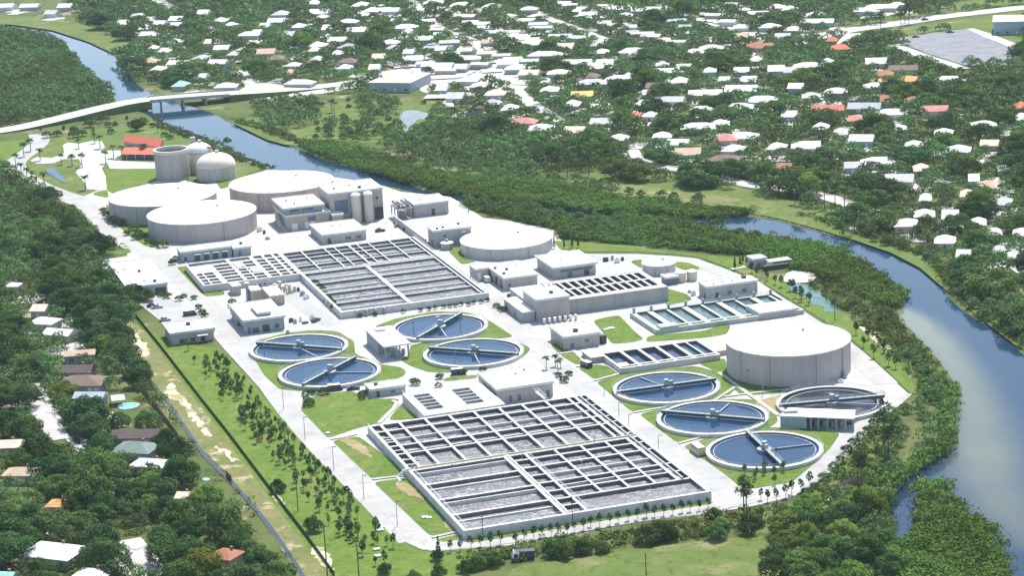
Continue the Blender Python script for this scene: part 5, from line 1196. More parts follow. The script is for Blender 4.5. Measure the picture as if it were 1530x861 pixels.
fence([(209, 580), (228, 604), (250, 633), (266, 655)], 2.0, 'rust', 'wooden_fence', 'weathered brown board fence along the ditch behind the pool', 'bark')
fence([(338, 712), (346, 720)], 2.0, 'rust', 'wooden_fence', 'short rusty red fence beside the ditch near the cyan pool', 'bark')
fence([(232, 630), (246, 632)], 1.9, 'rust', 'wooden_fence', 'cross fence between two backyards below the pool', 'bark')
fence([(203, 474), (240, 520), (300, 598), (345, 655), (405, 735), (455, 800), (500, 862)], 1.7, 'mesh_green', 'mesh_fence', 'long dark green mesh fence along the young-tree lawn', 'dark_metal', 3.0, False)
fence([(700, 832), (800, 818), (960, 790), (1090, 770), (1190, 752)], 2.2, 'dark_metal', 'wire_fence', 'dark wire fence below the south road', 'dark_metal', 3.0, False)

# ------------------------------------------------------------------ vehicles
def vehicle(px, py, paint, label, rot, kind='car', group='parked cars'):
    c = G(px, py); t = thing({'car': 'parked_car', 'van': 'van', 'bus': 'minibus'}[kind], label, {'car': 'car', 'van': 'van', 'bus': 'minibus'}[kind], (*c, .14), group)
    rot = R(rot); ca, sa = math.cos(rot), math.sin(rot); z = .25
    L, Wd = {'car': (4.5, 1.8), 'van': (5.2, 2.0), 'bus': (7.4, 2.4)}[kind]
    P = lambda a, b: (c[0] + a * ca - b * sa, c[1] + a * sa + b * ca)
    def sec(prof, w, name, mat):
        m = MB(); lo = [(*P(a, -w / 2), zz + z) for a, zz in prof]; hi = [(*P(a, w / 2), zz + z) for a, zz in prof]; m.hexa(lo, hi); return m.build(name, mat, t)
    h = L / 2
    if kind == 'car':
        sec([(-h, .2), (h, .2), (h, .62), (h * .9, .75), (h * .4, .85), (-h * .85, .85), (-h, .7)], Wd, 'body', paint)
        sec([(h * .38, .852), (h * .1, 1.38), (-h * .45, 1.4), (-h * .78, .852)], Wd * .86, 'cabin', 'glass'); sec([(h * .08, 1.402), (-h * .43, 1.42), (-h * .43, 1.46), (h * .08, 1.44)], Wd * .84, 'roof', paint)
    else:
        top = 2.0 if kind == 'van' else 2.7
        sec([(-h, .2), (h, .2), (h, .8), (h * .8, 1.05), (h * .66, top), (-h, top)], Wd, 'body', paint)
        sec([(h * .62, top * .55), (h * .60, top * .88), (-h * .9, top * .88), (-h * .9, top * .55)], Wd + .04, 'window', 'glass')
        sec([(h * .6, top + .004), (-h * .97, top + .004), (-h * .97, top + .08), (h * .6, top + .08)], Wd * .94, 'roof', 'white_paint')
    for a in (-h * .62, h * .62):
        for b in (-1, 1):
            q = P(a, b * Wd / 2); q2 = P(a, b * (Wd / 2 - .22)); MB().tube((*q2, z + .12), (*q, z + .12), .34, 12).build('wheel', 'tyre', t)
vehicle(1042, 678, 'tan_paint', 'tan minibus with cream roof beside the closest clarifier', 107, 'bus', None)
vehicle(228, 459, 'car_dark', 'dark car at the left end of the small car park', 15); vehicle(235, 461, 'car_silver', 'silver car next to the dark one in the small car park', 15)
vehicle(247, 480, 'car_silver', 'silver car behind the control building', 10); vehicle(284, 472, 'car_dark', 'dark green-black van by the hedge of the small car park', 12, 'van')
vehicle(152, 399, 'car_dark', 'dark car at the far end of the maintenance building', 15); vehicle(160, 680, 'car_maroon', 'maroon car parked by the green hip roof', -14); vehicle(156, 683, 'car_white', 'white car near the maroon one', -14)
vehicle(1382, 30.5, 'car_dark', 'dark car driving on the upper right highway', 5); vehicle(1368, 56, 'car_red', 'red car at the corner of the grey car park', 0); vehicle(1420, 49, 'car_dark', 'dark car in the middle of the grey car park', 0)
vehicle(727, 421, 'car_white', 'white van reversed into the open-bay workshop', 107, 'van', None); vehicle(501, 584, 'car_dark', 'dark pickup van at the edge of the big round lawn', 10, 'van', None); vehicle(528, 583, 'car_dark', 'dark car at the edge of the big round lawn', 10)
vehicle(685, 560, 'car_dark', 'dark green van behind the pinkish building', 12, 'van', None); vehicle(876, 549, 'car_dark', 'dark utility van beside the low slab block', 120, 'van', None); vehicle(568, 346.5, 'car_dark', 'dark flatbed vehicle on the white yard before the silos', 15)
vehicle(472, 481, 'car_dark', 'small dark cart in the yard right of the office', 60); vehicle(258, 392, 'car_dark', 'dark vehicle beside the four-bay building', 80); vehicle(372, 56, 'car_white', 'white car on the street above the bridge', 30); vehicle(20, 190, 'car_silver', 'silver car on the highway left of the bridge', 10); vehicle(152, 171, 'car_white', 'white car on the highway approaching the bridge', 12)
# covered trailer in the scrub
c = G(784, 836); t = thing('covered_trailer', 'dark covered trailer with white end panel in the scrub below the south road', 'trailer', (*c, 0))
r_ = R(4); MB().boxl(c, r_, 5.6, 2.2, .7, 2.6).build('body', 'dark_metal', t); e = (c[0] - 2.95 * math.cos(r_), c[1] - 2.95 * math.sin(r_)); pn = MB().boxl((e[0], e[1] - .2), r_, .2, 2.3, .6, 2.7).build('end_panel', 'white_paint', t)
MB().boxl((e[0] + .5, e[1] - 1.35), r_, 2.2, .1, .7, 2.6).build('side_panel', 'white_paint', t); p0 = (e[0] + .55, e[1] - 1.42, 1.6); MB().tube(p0, (p0[0], p0[1] - .05, 1.6), .6, 20).build('emblem', 'dark_metal', pn)
for a in (-1, 1.4): MB().tube((c[0] + a, c[1] - 1.1, .4), (c[0] + a, c[1] - .85, .4), .4, 12).build('wheel', 'tyre', t)

# ------------------------------------------------------------------ posts
def lamp(px, py, h, label, group='street lamps along the plant roads', arm=1.2, z=0):
    c = G(px, py, z); t = thing('street_lamp', label, 'street lamp', (*c, z), group)
    MB().tube((*c, z), (*c, z + h), .13, 8, .08).build('pole', 'grey_metal', t)
    MB().boxl((c[0] + arm / 2, c[1]), 0, arm, .3, z + h, z + h + .16).build('lamp_head', 'dark_metal', t)
for i, (x, y) in enumerate([(424, 612), (456, 657), (499, 703), (544, 747), (594, 787)]): lamp(x, y, 7.5, f"slim road lamp beside the west road, {['uppermost', 'second', 'middle', 'fourth', 'lowest'][i]} of the five down the young-tree lawn")
lamp(624, 722, 7, 'lamp on the grass by the left edge of the front basin')
for i, (x, y) in enumerate([(903, 590), (925, 622), (940, 640), (984, 672)]): lamp(x, y, 4.5, f"short lamp along the central road, {['rearmost', 'second', 'third', 'nearest'][i]} of four by the front basin")
for i, (u, v, d) in enumerate([(4, 15, 'left front'), (10, 44, 'left rear'), (22, 29, 'middle'), (22, 15, 'middle front'), (22, 44, 'middle rear'), (34, 50, 'central walkway'), (44, 50, 'first right cell'), (58, 52, 'second right cell'), (12, 84, 'rear left cell'), (46, 84, 'rear middle cell'), (60, 84, 'rear right cell'), (46, 30, 'inner right cell')]):
    p = W(u, v); t = thing('basin_lamp', f'thin light post standing on the front basin wall near its {d}', 'lamp post', (*p, 2.7), 'light posts on the front basin'); MB().tube((*p, 2.6), (*p, 7.4), .08, 6).build('pole', 'grey_metal', t); MB().boxl(p, .3, .7, .3, 7.41, 7.6).build('lamp_head', 'grey_metal', t)
for i, (x, y, d) in enumerate([(618, 494, 'far left of the rear clarifier'), (688, 492, 'on the rear clarifier rim'), (680, 545, 'on the clarifier behind the pinkish building'), (486, 577, 'front of the slanting-bridge clarifier'), (395, 528, 'left of the office clarifier'), (1002, 607, 'between two right-hand clarifiers'), (1116, 575, 'foot of the biggest tank'), (1140, 592, 'brown soil by the empty clarifier')]): lamp(x, y, 5, f'small lamp, {d}', 'small lamps among the clarifiers', .8)
for x, y, h, lab in [(445.5, 765, 11, 'dark slim pole in the young-tree lawn beside the wire fence'), (722, 806, 6.5, 'dark pole in front of the front basin, left part'), (856, 784, 8, 'dark pole in front of the front basin, middle'), (1247.5, 480, 9.5, 'dark slim mast right of the biggest tank by the lagoon'), (966, 872, 8, 'dark post at the bottom edge in the field'), (1160, 690, 4, 'thin post on the lawn of the closest clarifier'), (1160, 850, 6, 'thin post in the field right of the bottom middle')]:
    c = G(x, y); t = thing('pole', lab, 'pole', (*c, 0), 'slim dark poles'); MB().tube((*c, 0), (*c, h), .14, 8, .1).build('shaft', 'dark_metal', t); MB().tube((*c, h), (*c, h + .4), .2, 8).build('cap', 'dark_metal', t)
for x, y, h, lab in [(490, 872, 17, 'left one of two wooden utility poles by the dirt strip at the bottom'), (537, 872, 11.5, 'right one of two wooden utility poles by the dirt strip at the bottom'), (700, 318, 9, 'utility pole among the mangroves behind the plant'), (1322, 690, 12, 'dark utility pole by the trees right of the pump canopy')]:
    c = G(x, y); t = thing('utility_pole', lab, 'utility pole', (*c, 0), 'wooden utility poles'); MB().tube((*c, 0), (*c, h), .2, 8, .13).build('pole', 'wood_pole', t); a = MB().boxl(c, 0.1, 2.6, .16, h - .9, h - .72).build('crossarm', 'wood_pole', t)
    m = MB()
    for k in (-1.1, 0, 1.1): m.cyl((c[0] + k, c[1]), .09, h - .715, h - .45, 6)
    m.build('insulator', 'white_paint', a)
CLUT = [(905, 391), (915, 389), (922, 393), (930, 390), (1030, 438), (1036, 442), (762, 446), (770, 443), (779, 441), (820, 472), (806, 476), (800, 468), (435, 482), (441, 484), (449, 481), (456, 484), (430, 500), (466, 478), (446, 436), (452, 442), (458, 447), (395, 350), (400, 358), (388, 346), (1252, 556), (1262, 566), (1256, 572), (1244, 568), (640, 498), (655, 478), (560, 500), (700, 432), (712, 420), (605, 345), (592, 340), (520, 352)]
for k, (x, y) in enumerate(CLUT):
    c = G(x, y); rk = random.Random(k); w = rk.uniform(.8, 2.2); hh = rk.uniform(.8, 2.0)
    kind = ['dark steel', 'grey', 'pale'][k % 3]; t = thing('utility_cabinet', '', 'cabinet', (*c, .1), 'utility cabinets about the yards'); locate(t, f'small {kind} yard cabinet', x, y)
    MB().boxl(c, rk.uniform(0, 1), w, w * .7, .1, hh).build('body', ['dark_metal', 'grey_metal', 'white_paint'][k % 3], t); MB().boxl(c, rk.uniform(0, 1), w * .5, w * .5, hh + .003, hh + .3).build('cap', 'grey_metal', t)
# small white hatches on the lawns
for i, (x, y, s, lab) in enumerate([(635, 775, 1.6, 'left white hatch on the grass beside the front basin'), (641, 776, 1.4, 'right white hatch on the grass beside the front basin'), (905, 494, 1.6, 'white hatch on the lawn left of the slanting channels'), (913, 492, 2.2, 'larger white slab on the lawn left of the slanting channels'), (490, 649, 1.0, 'pale hatch in the big round lawn'), (568, 794, 1.8, 'white hatch among the young trees, upper'), (563, 823, 1.6, 'white hatch among the young trees, middle'), (565, 833, 1.6, 'white hatch among the young trees, lower'), (570, 790, 1.5, 'pale stone hatch beside the upper hatch in the young-tree lawn')]):
    c = G(x, y); t = thing('hatch', lab, 'hatch', (*c, 0), 'white hatches on the grass'); MB().boxl(c, .3, s, s * .8, 0, .45).build('curb', 'concrete', t); MB().boxl(c, .3, s + .15, s * .8 + .15, .451, .55).build('lid', 'white_paint', t)

# ------------------------------------------------------------------ foliage
def leaf_quads(P, N, S, r):
    """P positions, N normals, S sizes -> vertices (4n,3)"""
    n = len(P)
    N = N / (np.linalg.norm(N, axis=1, keepdims=True) + 1e-9)
    ref = r.normal(size=(n, 3)); T = np.cross(N, ref); T /= np.linalg.norm(T, axis=1, keepdims=True) + 1e-9
    B = np.cross(N, T); a = (S * 0.5)[:, None]; b = (S * r.uniform(.28, .5, n))[:, None]
    V = np.stack([P - T * a - B * b * .4, P + T * a * .2 - B * b, P + T * a + B * b * .3, P - T * a * .3 + B * b], 1)
    return V.reshape(-1, 3)

def lobes_oak(r, R0, H):
    L = [(0, 0, H * .50, R0 * .60, H * .36)]
    n = int(9 + r.integers(0, 5))
    for i in range(n):
        a = i / n * 6.283 + r.uniform(-.35, .35); d = R0 * r.uniform(.50, .76); k = r.uniform(.27, .44)
        L.append((d * math.cos(a), d * math.sin(a), H * r.uniform(.27, .56), R0 * k, R0 * k * r.uniform(.75, 1.0)))
    for i in range(6):
        a = r.uniform(0, 6.283); d = R0 * r.uniform(.05, .45); k = r.uniform(.24, .38)
        L.append((d * math.cos(a), d * math.sin(a), H * r.uniform(.62, .84), R0 * k, R0 * k * .8))
    return L

def lobe_leaves(L, n, size, r, jitter=.14, down=-.35):
    L = np.asarray(L); w = L[:, 3] * L[:, 4]; k = r.choice(len(L), n, p=w / w.sum())
    d = r.normal(size=(n, 3)); d /= np.linalg.norm(d, axis=1, keepdims=True)
    fl = (d[:, 2] < down); d[fl, 2] *= -1
    rad = 1 + r.normal(0, jitter, n) - np.abs(r.normal(0, .10, n))
    P = np.column_stack([L[k, 0], L[k, 1], L[k, 2]]) + d * np.column_stack([L[k, 3], L[k, 3], L[k, 4]]) * rad[:, None]
    N = d + r.normal(0, .30, (n, 3)); N[:, 2] = N[:, 2] + .12
    # drop leaves buried well inside another clump
    keep = np.ones(n, bool)
    for l in L:
        q = ((P[:, 0] - l[0]) / l[3]) ** 2 + ((P[:, 1] - l[1]) / l[3]) ** 2 + ((P[:, 2] - l[2]) / l[4]) ** 2
        keep &= q > .50
    tint = np.clip(r.normal(.45, .22, n) + .18 * np.sin(k * 2.4), 0, 1)
    S = size * r.uniform(.6, 1.45, n)
    return P[keep], N[keep], S[keep], tint[keep]

def crown_mesh(name, L, n, size, seed, mat, **kw):
    r = np.random.default_rng(seed); P, N, S, t = lobe_leaves(L, n, size, r, **kw)
    V = leaf_quads(P, N, S, r); F = np.arange(len(V)).reshape(-1, 4)
    return numpy_mesh(name, V, F, mat, {'tint': np.repeat(t, 4)}, link=False)

def trunk_mesh(name, H, R0, r, limbs, mat='bark', th=.35):
    m = MB(); m.tube((0, 0, -.2), (0, 0, H * .4), th, 7, th * .7)
    for i in range(limbs):
        a = i / max(limbs, 1) * 6.283 + r.uniform(-.4, .4); d = R0 * r.uniform(.35, .6)
        m.tube((0, 0, H * r.uniform(.25, .4)), (d * math.cos(a), d * math.sin(a), H * r.uniform(.5, .66)), th * .5, 5, th * .2)
    me = bpy.data.meshes.new(name); me.from_pydata(m.v, [], m.f); me.materials.append(MAT[mat]); return me

PROTO = {}
def add_proto(kind, crown, trunk): PROTO.setdefault(kind, []).append((crown, trunk))
for tone in ('dark', 'mid', 'bright', 'lime', 'rust', 'grey'):
    for i in range({'dark': 4, 'mid': 4, 'bright': 3}.get(tone, 1)):
        r = np.random.default_rng(100 + i + 17 * len(tone))
        L = lobes_oak(r, 6.0, 8.5)
        nl = 7000 if tone != 'grey' else 1200
        add_proto('oak_' + tone, crown_mesh('crown', L, nl, .50, 50 + i, 'leaf_' + tone, down=-.6), trunk_mesh('trunk', 8.5, 6.0, r, 6))
for i in range(4):      # mangroves and dense bushes
    r = np.random.default_rng(300 + i)
    L = [(0, 0, 1.6, 2.0, 1.7)] + [(1.5 * math.cos(a), 1.5 * math.sin(a), r.uniform(.9, 1.7), r.uniform(.9, 1.4), r.uniform(.9, 1.3)) for a in np.linspace(0, 6.28, 6, endpoint=False)]
    add_proto('bush', crown_mesh('crown', L, 700, .5, 310 + i, 'leaf_man', down=-.1), trunk_mesh('trunk', 2.0, 1.4, r, 4, th=.12))
for tone, mt in (('y', 'leaf_mid'), ('yd', 'leaf_dark')):
    for i in range(3):  # young planted trees: thin stem, small upright crown
        r = np.random.default_rng(400 + i)
        L = [(0, 0, 2.6, .75, 1.1), (.25, .1, 3.3, .5, .7), (-.2, -.15, 1.9, .55, .6), (.1, -.3, 2.4, .6, .6)]
        add_proto('young_' + tone, crown_mesh('crown', L, 190, .42, 410 + i, mt), trunk_mesh('trunk', 3.2, .8, r, 2, th=.09))
for i in range(2):      # columnar dark cypress-like tree
    r = np.random.default_rng(430 + i)
    L = [(0, 0, 1.6 + k * 1.1, .85 - .14 * k, 1.0) for k in range(5)]
    add_proto('column', crown_mesh('crown', L, 420, .42, 440 + i, 'leaf_dark'), trunk_mesh('trunk', 2.0, .5, r, 0, th=.14))
for i in range(3):      # pines: tall bare stem, ragged top
    r = np.random.default_rng(460 + i)
    L = [(r.uniform(-1.6, 1.6), r.uniform(-1.6, 1.6), 8.5 + k * 1.0, r.uniform(1.0, 1.9), r.uniform(.6, 1.0)) for k in range(6)]
    add_proto('pine', crown_mesh('crown', L, 700, .5, 470 + i, 'leaf_dark', jitter=.25), trunk_mesh('trunk', 24, 1.4, r, 3, th=.24))
def palm_crown(seed, H, nf=17, fl=2.6):
    r = np.random.default_rng(seed); V = []; F = []
    for k in range(nf):
        a = k * 2.39996; el = r.uniform(-.1, 1.0); p = np.array([0, 0, H]); d = np.array([math.cos(a) * math.cos(el), math.sin(a) * math.cos(el), math.sin(el)])
        sd = np.array([-math.sin(a), math.cos(a), 0]); pts = [p.copy()]
        for s in range(4): p = p + d * fl / 4; d = d + np.array([0, 0, -.42]); d /= np.linalg.norm(d); pts.append(p.copy())
        wds = [.12, .42, .5, .36, .05]; b = len(V)
        for q, w in zip(pts, wds): V += [q - sd * w - [0, 0, w * .4], q + [0, 0, .05], q + sd * w - [0, 0, w * .4]]
        for s in range(4): j = b + s * 3; F += [[j, j + 1, j + 4, j + 3], [j + 1, j + 2, j + 5, j + 4]]
    V = np.array(V); return numpy_mesh('fronds', V, np.array(F), 'leaf_palm', {'tint': r.uniform(.2, .8, len(V))}, link=False)
for i in range(3):
    H = 6.0; m = MB(); m.tube((0, 0, -.2), (.15 * i, .1, H), .24, 7, .17); me = bpy.data.meshes.new('trunk'); me.from_pydata(m.v, [], m.f); me.materials.append(MAT['pale_bark'])
    add_proto('palm', palm_crown(500 + i, H), me)

PCOUNT = {}
def plant(kind, x, y, s=1.0, sz=None, name='oak_tree', cat='tree', label=None, look=None, group=None, z=0.0, crown='crown'):
    i = PCOUNT.get(kind, 0); PCOUNT[kind] = i + 1
    cm, tm = PROTO[kind][i % len(PROTO[kind])]
    t = bpy.data.objects.new(name, None); col.objects.link(t); t.location = (x, y, z); t.empty_display_size = .5
    t.rotation_euler = (0, 0, random.uniform(0, 6.28)); t.scale = (s, s, sz if sz else s)
    tag(t, label or '', cat, group)
    for nm, me in (('trunk', tm), (crown, cm)):
        o = bpy.data.objects.new(nm, me); col.objects.link(o); o.parent = t
    if not label: px, py = Pj(x, y, 2); locate(t, look, px, py)
    return t

SOLID_NP = [(np.asarray(p), np.asarray(p).min(0), np.asarray(p).max(0)) for p in SOLID]
def blocked(x, y, pad=0.0):
    P = np.array([[x, y]])
    for q, lo, hi in SOLID_NP:
        if x < lo[0] - pad or x > hi[0] + pad or y < lo[1] - pad or y > hi[1] + pad: continue
        if inpoly(P, q)[0]: return True
        if pad and segdist(P, q)[0] < pad: return True
    return False
WATERPX = [np.asarray(RIVER, float), np.asarray(POND, float)]
water_w = [np.asarray(river_w), np.asarray(pond_w)]
KEEPA = np.array(KEEP)
def hides(px0, py0, px1, py1):
    return bool(np.any((KEEPA[:, 0] < px1) & (KEEPA[:, 2] > px0) & (KEEPA[:, 1] < py1) & (KEEPA[:, 3] > py0)))
# points of open water and streets that the photograph shows
VIS = []
for (a, b), n in ((((330, 185), (560, 266)), 14), (((100, 66), (200, 145)), 10), (((255, 180), (330, 200)), 5), (((1090, 340), (1135, 338)), 4), (((1140, 335), (1330, 395)), 12), (((1340, 410), (1420, 500)), 6), (((1420, 520), (1480, 700)), 10), (((604, 176), (630, 170)), 4), (((610, 180), (608, 192)), 3)):
    for k in np.linspace(0, 1, n): VIS.append((a[0] + (b[0] - a[0]) * k, a[1] + (b[1] - a[1]) * k))
for line in ([(770, 134), (815, 168)], [(640, 32), (700, 57), (730, 80)], [(800, 20), (865, 44), (896, 56)], [(1015, 20), (1087, 42), (1126, 52)], [(1265, 44), (1391, 27), (1520, 12)], [(1290, 38), (1391, 22), (1520, 6)], [(1300, 46), (1391, 32), (1520, 20)], [(945, 234), (1000, 250)], [(1070, 264), (1120, 276)], [(1160, 282), (1216, 288), (1268, 304)], [(0, 195), (130, 174), (260, 157), (400, 142), (500, 127)], [(620, 112), (660, 124), (700, 114)], [(1350, 60), (1500, 80)], [(1340, 68), (1436, 102)], [(50, 604), (62, 616), (85, 652)], [(8, 607), (48, 604)], [(200, 815), (222, 850)], [(362, 110), (380, 132)], [(236, 0), (252, 10)], [(1180, 170), (1180, 171)], [(185, 565), (300, 676)], [(300, 676), (400, 786), (440, 845)], [(785, 160), (810, 166)]):
    for a, b in zip(line[:-1], line[1:]):
        for k in np.linspace(0, 1, max(2, int(math.hypot(b[0] - a[0], b[1] - a[1]) / 9))): VIS.append((a[0] + (b[0] - a[0]) * k, a[1] + (b[1] - a[1]) * k))
VIS = np.array(VIS)
def covers_vis(px0, py0, px1, py1): return bool(np.any((VIS[:, 0] > px0) & (VIS[:, 0] < px1) & (VIS[:, 1] > py0) & (VIS[:, 1] < py1)))

TREES = []     # (x, y, scale, zscale, tone)
def scatter(px, spacing, smin, smax, tones, rs, seed, check=True, squash=(.85, 1.1), tries=14, pad=None, leak=0.0):
    poly = np.asarray(GP(px)); r = np.random.default_rng(seed)
    lo, hi = poly.min(0), poly.max(0); area = (hi - lo).prod(); n = int(area / spacing ** 2 * tries)
    P = r.uniform(lo, hi, (n, 2)); P = P[inpoly(P, poly)]
    for wp in water_w:
        P = P[~inpoly(P, wp)]
    cell = {}; out = []
    for x, y in P:
        s = smin + (smax - smin) * r.uniform() ** 1.3; k = (int(x // spacing), int(y // spacing))
        if any((x - a) ** 2 + (y - b) ** 2 < (spacing * (.55 + .45 * s / smax)) ** 2 for i in (-1, 0, 1) for j in (-1, 0, 1) for a, b in cell.get((k[0] + i, k[1] + j), ())): continue
        sz = s * r.uniform(*squash)
        if check:
            qx, qy = Pj(x, y, 0); ps = PXM(qy); rp = 6.0 * s * ps
            top = qy - 7.6 * sz * ps; bot = qy - 2.4 * sz * ps
            if (hides(qx - rp * .75, top, qx + rp * .75, qy - .9 * sz * ps) and r.uniform() > leak) or covers_vis(qx - rp * .85, top + 1, qx + rp * .85, bot): continue
            if blocked(x, y, 1.0 if pad is None else pad): continue
        cell.setdefault(k, []).append((x, y)); out.append((x, y, s, sz, r.choice(tones, p=rs)))
    return out
T3 = ['dark', 'mid', 'bright']
# north-west woods, residential woods, woods west of the plant, near-left gardens, lower right, marsh
NW = scatter([(-260, 60), (-60, 34), (20, 50), (70, 60), (97, 72), (108, 88), (122, 108), (150, 132), (165, 145), (160, 166), (110, 172), (60, 180), (0, 188), (-60, 196), (-260, 214)], 6.6, .62, 1.1, T3, [.45, .4, .15], 11)
BANK = scatter([(1250, 352), (1310, 362), (1366, 380), (1394, 396), (1418, 432), (1452, 466), (1490, 488), (1516, 508), (1535, 520), (1535, 500), (1500, 478), (1440, 428), (1396, 386), (1310, 350), (1250, 336)], 8, .4, .75, T3, [.3, .45, .25], 24, check=False)
RES = scatter([(196, 62), (120, 36), (90, -30), (1600, -60), (1600, 520), (1535, 505), (1500, 470), (1440, 420), (1380, 372), (1300, 338), (1230, 318), (1150, 296), (1065, 284), (1000, 274), (940, 270), (860, 250), (760, 215), (690, 160), (650, 140), (560, 138), (470, 140), (400, 122), (300, 138), (235, 126), (200, 120), (176, 92)], 10.2, .62, 1.75, T3, [.34, .46, .20], 12, squash=(.66, .92), leak=.13)
WEST = scatter([(-240, 262), (-40, 232), (10, 262), (40, 285), (78, 305), (100, 332), (135, 352), (150, 380), (138, 392), (180, 425), (205, 452), (215, 462), (195, 476), (160, 480), (120, 468), (85, 440), (20, 440), (-240, 470)], 6.8, .7, 1.15, T3, [.7, .25, .05], 13)
NEARL = scatter([(-220, 440), (-40, 420), (20, 440), (85, 440), (120, 468), (180, 488), (190, 520), (205, 556), (232, 604), (258, 640), (300, 690), (340, 735), (388, 790), (430, 850), (450, 900), (-220, 930)], 8.0, .6, 1.35, T3, [.62, .30, .08], 14)
LOWR = scatter([(1160, 812), (1196, 772), (1250, 754), (1312, 748), (1330, 790), (1342, 830), (1330, 900), (1150, 900)], 6.5, .6, 1.0, T3, [.15, .45, .4], 15)
LOWR += scatter([(1330, 618), (1368, 596), (1408, 580), (1420, 612), (1416, 655), (1372, 695), (1345, 715), (1330, 735), (1322, 700), (1335, 660)], 8.5, .4, .8, T3, [.2, .45, .35], 16)
MARSH = scatter([(380, 155), (470, 152), (482, 172), (470, 188), (400, 196)], 8, .6, .95, T3, [.4, .5, .1], 17)
MARSH += scatter([(480, 185), (560, 178), (572, 200), (545, 214), (480, 210)], 7, .42, .6, T3, [.1, .6, .3], 18)
MARSH += scatter([(580, 196), (640, 196), (700, 190), (770, 200), (860, 206), (930, 225), (946, 262), (890, 256), (770, 262), (690, 246), (620, 240), (576, 226)], 7.2, .6, 1.0, T3, [.45, .4, .15], 19)
MARSH += scatter([(604, 290), (690, 302), (760, 313), (865, 326), (960, 330), (1062, 342), (1130, 356), (1130, 376), (1060, 374), (960, 364), (880, 357), (830, 352), (810, 340), (760, 326), (706, 316), (650, 298)], 8.0, .42, .8, T3, [.12, .4, .48], 21, pad=.3)
MARSH += scatter([(600, 244), (690, 262), (770, 272), (880, 286), (960, 296), (1060, 308), (1060, 300), (960, 288), (880, 276), (770, 262), (690, 250)], 8, .4, .75, T3, [.2, .45, .35], 22)
MARSH += scatter([(1275, 505), (1330, 540), (1360, 590), (1408, 590), (1400, 560), (1360, 510), (1320, 478)], 9, .3, .55, T3, [.25, .45, .3], 23)
MARSH += scatter([(536, 144), (560, 142), (592, 150), (590, 178), (560, 178), (540, 168)], 8, .5, .9, T3, [.45, .45, .1], 25)
MARSH += scatter([(648, 160), (690, 172), (740, 192), (720, 204), (660, 200), (640, 192)], 8, .5, .85, T3, [.4, .45, .15], 26)
MARSH += scatter([(470, 150), (640, 150), (640, 212), (470, 212)], 20, .25, .45, T3, [.2, .5, .3], 27)
MARSH += scatter([(1010, 268), (1060, 278), (1055, 286), (1008, 280)], 8, .9, 1.1, T3, [.8, .2, 0], 20)
ALLT = [(('NW', LOWR_) if False else (zone, q)) for zone, lst in (('NW', NW), ('RES', RES), ('WEST', WEST), ('NEARL', NEARL), ('LOWR', LOWR), ('MARSH', MARSH), ('BANK', BANK)) for LOWR_ in (0,) for q in lst]
vis = []
for zone, q in ALLT:
    px, py = Pj(q[0], q[1], 4)
    vis.append((q[2] * PXM(py) if (-30 < px < 1560 and -12 < py < 905) else 0.0, zone, q, px, py))
vis.sort(key=lambda a: -a[0])
NIND = 266
for k, (sc_, zone, q, px, py) in enumerate(vis[:NIND]):
    x, y, s, sz, tone = q
    size = 'broad' if s > .92 else ('mid-sized' if s > .74 else 'small')
    tn = dict(dark='dark green', mid='mid-green', bright='bright green')[tone]
    plant('oak_' + tone, x, y, s, sz, look=f'{size} {tn} oak', group='round-crowned trees around the plant')
# the far rest of the trees reads as one mass
def mass(name, items, nleaf, size, mat, label, cat, seed, kind='oak'):
    r = np.random.default_rng(seed); Vs = []; ts = []; rs = []
    for it in items:
        x, y, s, sz = it[:4]
        if kind == 'oak':
            L = np.array(lobes_oak(r, 6.0, 8.5)); L = L * np.array([s, s, sz, s, sz]); n = int(nleaf * (1.0 if y < 1150 else .55)); sz_ = .80 if y < 1150 else 1.05
        else:
            sz_ = 1.0
            n_ = r.integers(3, 6)
            L = np.array([(r.normal(0, .8) * s, r.normal(0, .8) * s, r.uniform(.7, 1.6) * sz, r.uniform(1.0, 1.8) * s, r.uniform(.8, 1.5) * sz) for _ in range(n_)]); n = nleaf
        P, N, S, t = lobe_leaves(L, n, size * sz_ * (max(.6, s) if kind == 'oak' else 1), r, down=-.3)
        P[:, 0] += x; P[:, 1] += y; P[:, 2] += it[4] if len(it) > 4 and not isinstance(it[4], str) else 0
        Vs.append(leaf_quads(P, N, S, r)); ts.append(np.repeat(t, 4)); rs.append(np.full(len(P) * 4, np.clip(.45 + .22 * math.sin(x * .071 + 2 * math.sin(y * .023)) + .16 * math.sin(y * .09 + x * .031) + r.normal(0, .14), 0, 1)))
    V = np.concatenate(Vs)
    o = numpy_mesh(name, V, np.arange(len(V)).reshape(-1, 4), mat, {'tint': np.concatenate(ts), 'rnd': np.concatenate(rs)})
    return stuff(o, label, cat)
rest = [v[2] for v in vis[NIND:] if v[3] > -270 and v[3] < 1640 and v[4] > -40]
print('trees', len(vis), 'rest', len(rest), {z: sum(1 for a in ALLT if a[0] == z) for z in ('NW', 'RES', 'WEST', 'NEARL', 'LOWR', 'MARSH')})
mass('far_woods', rest, 800, 1.0, 'leaf_far', 'dark green woods and garden trees filling the far neighbourhood beyond the river', 'woods', 77)

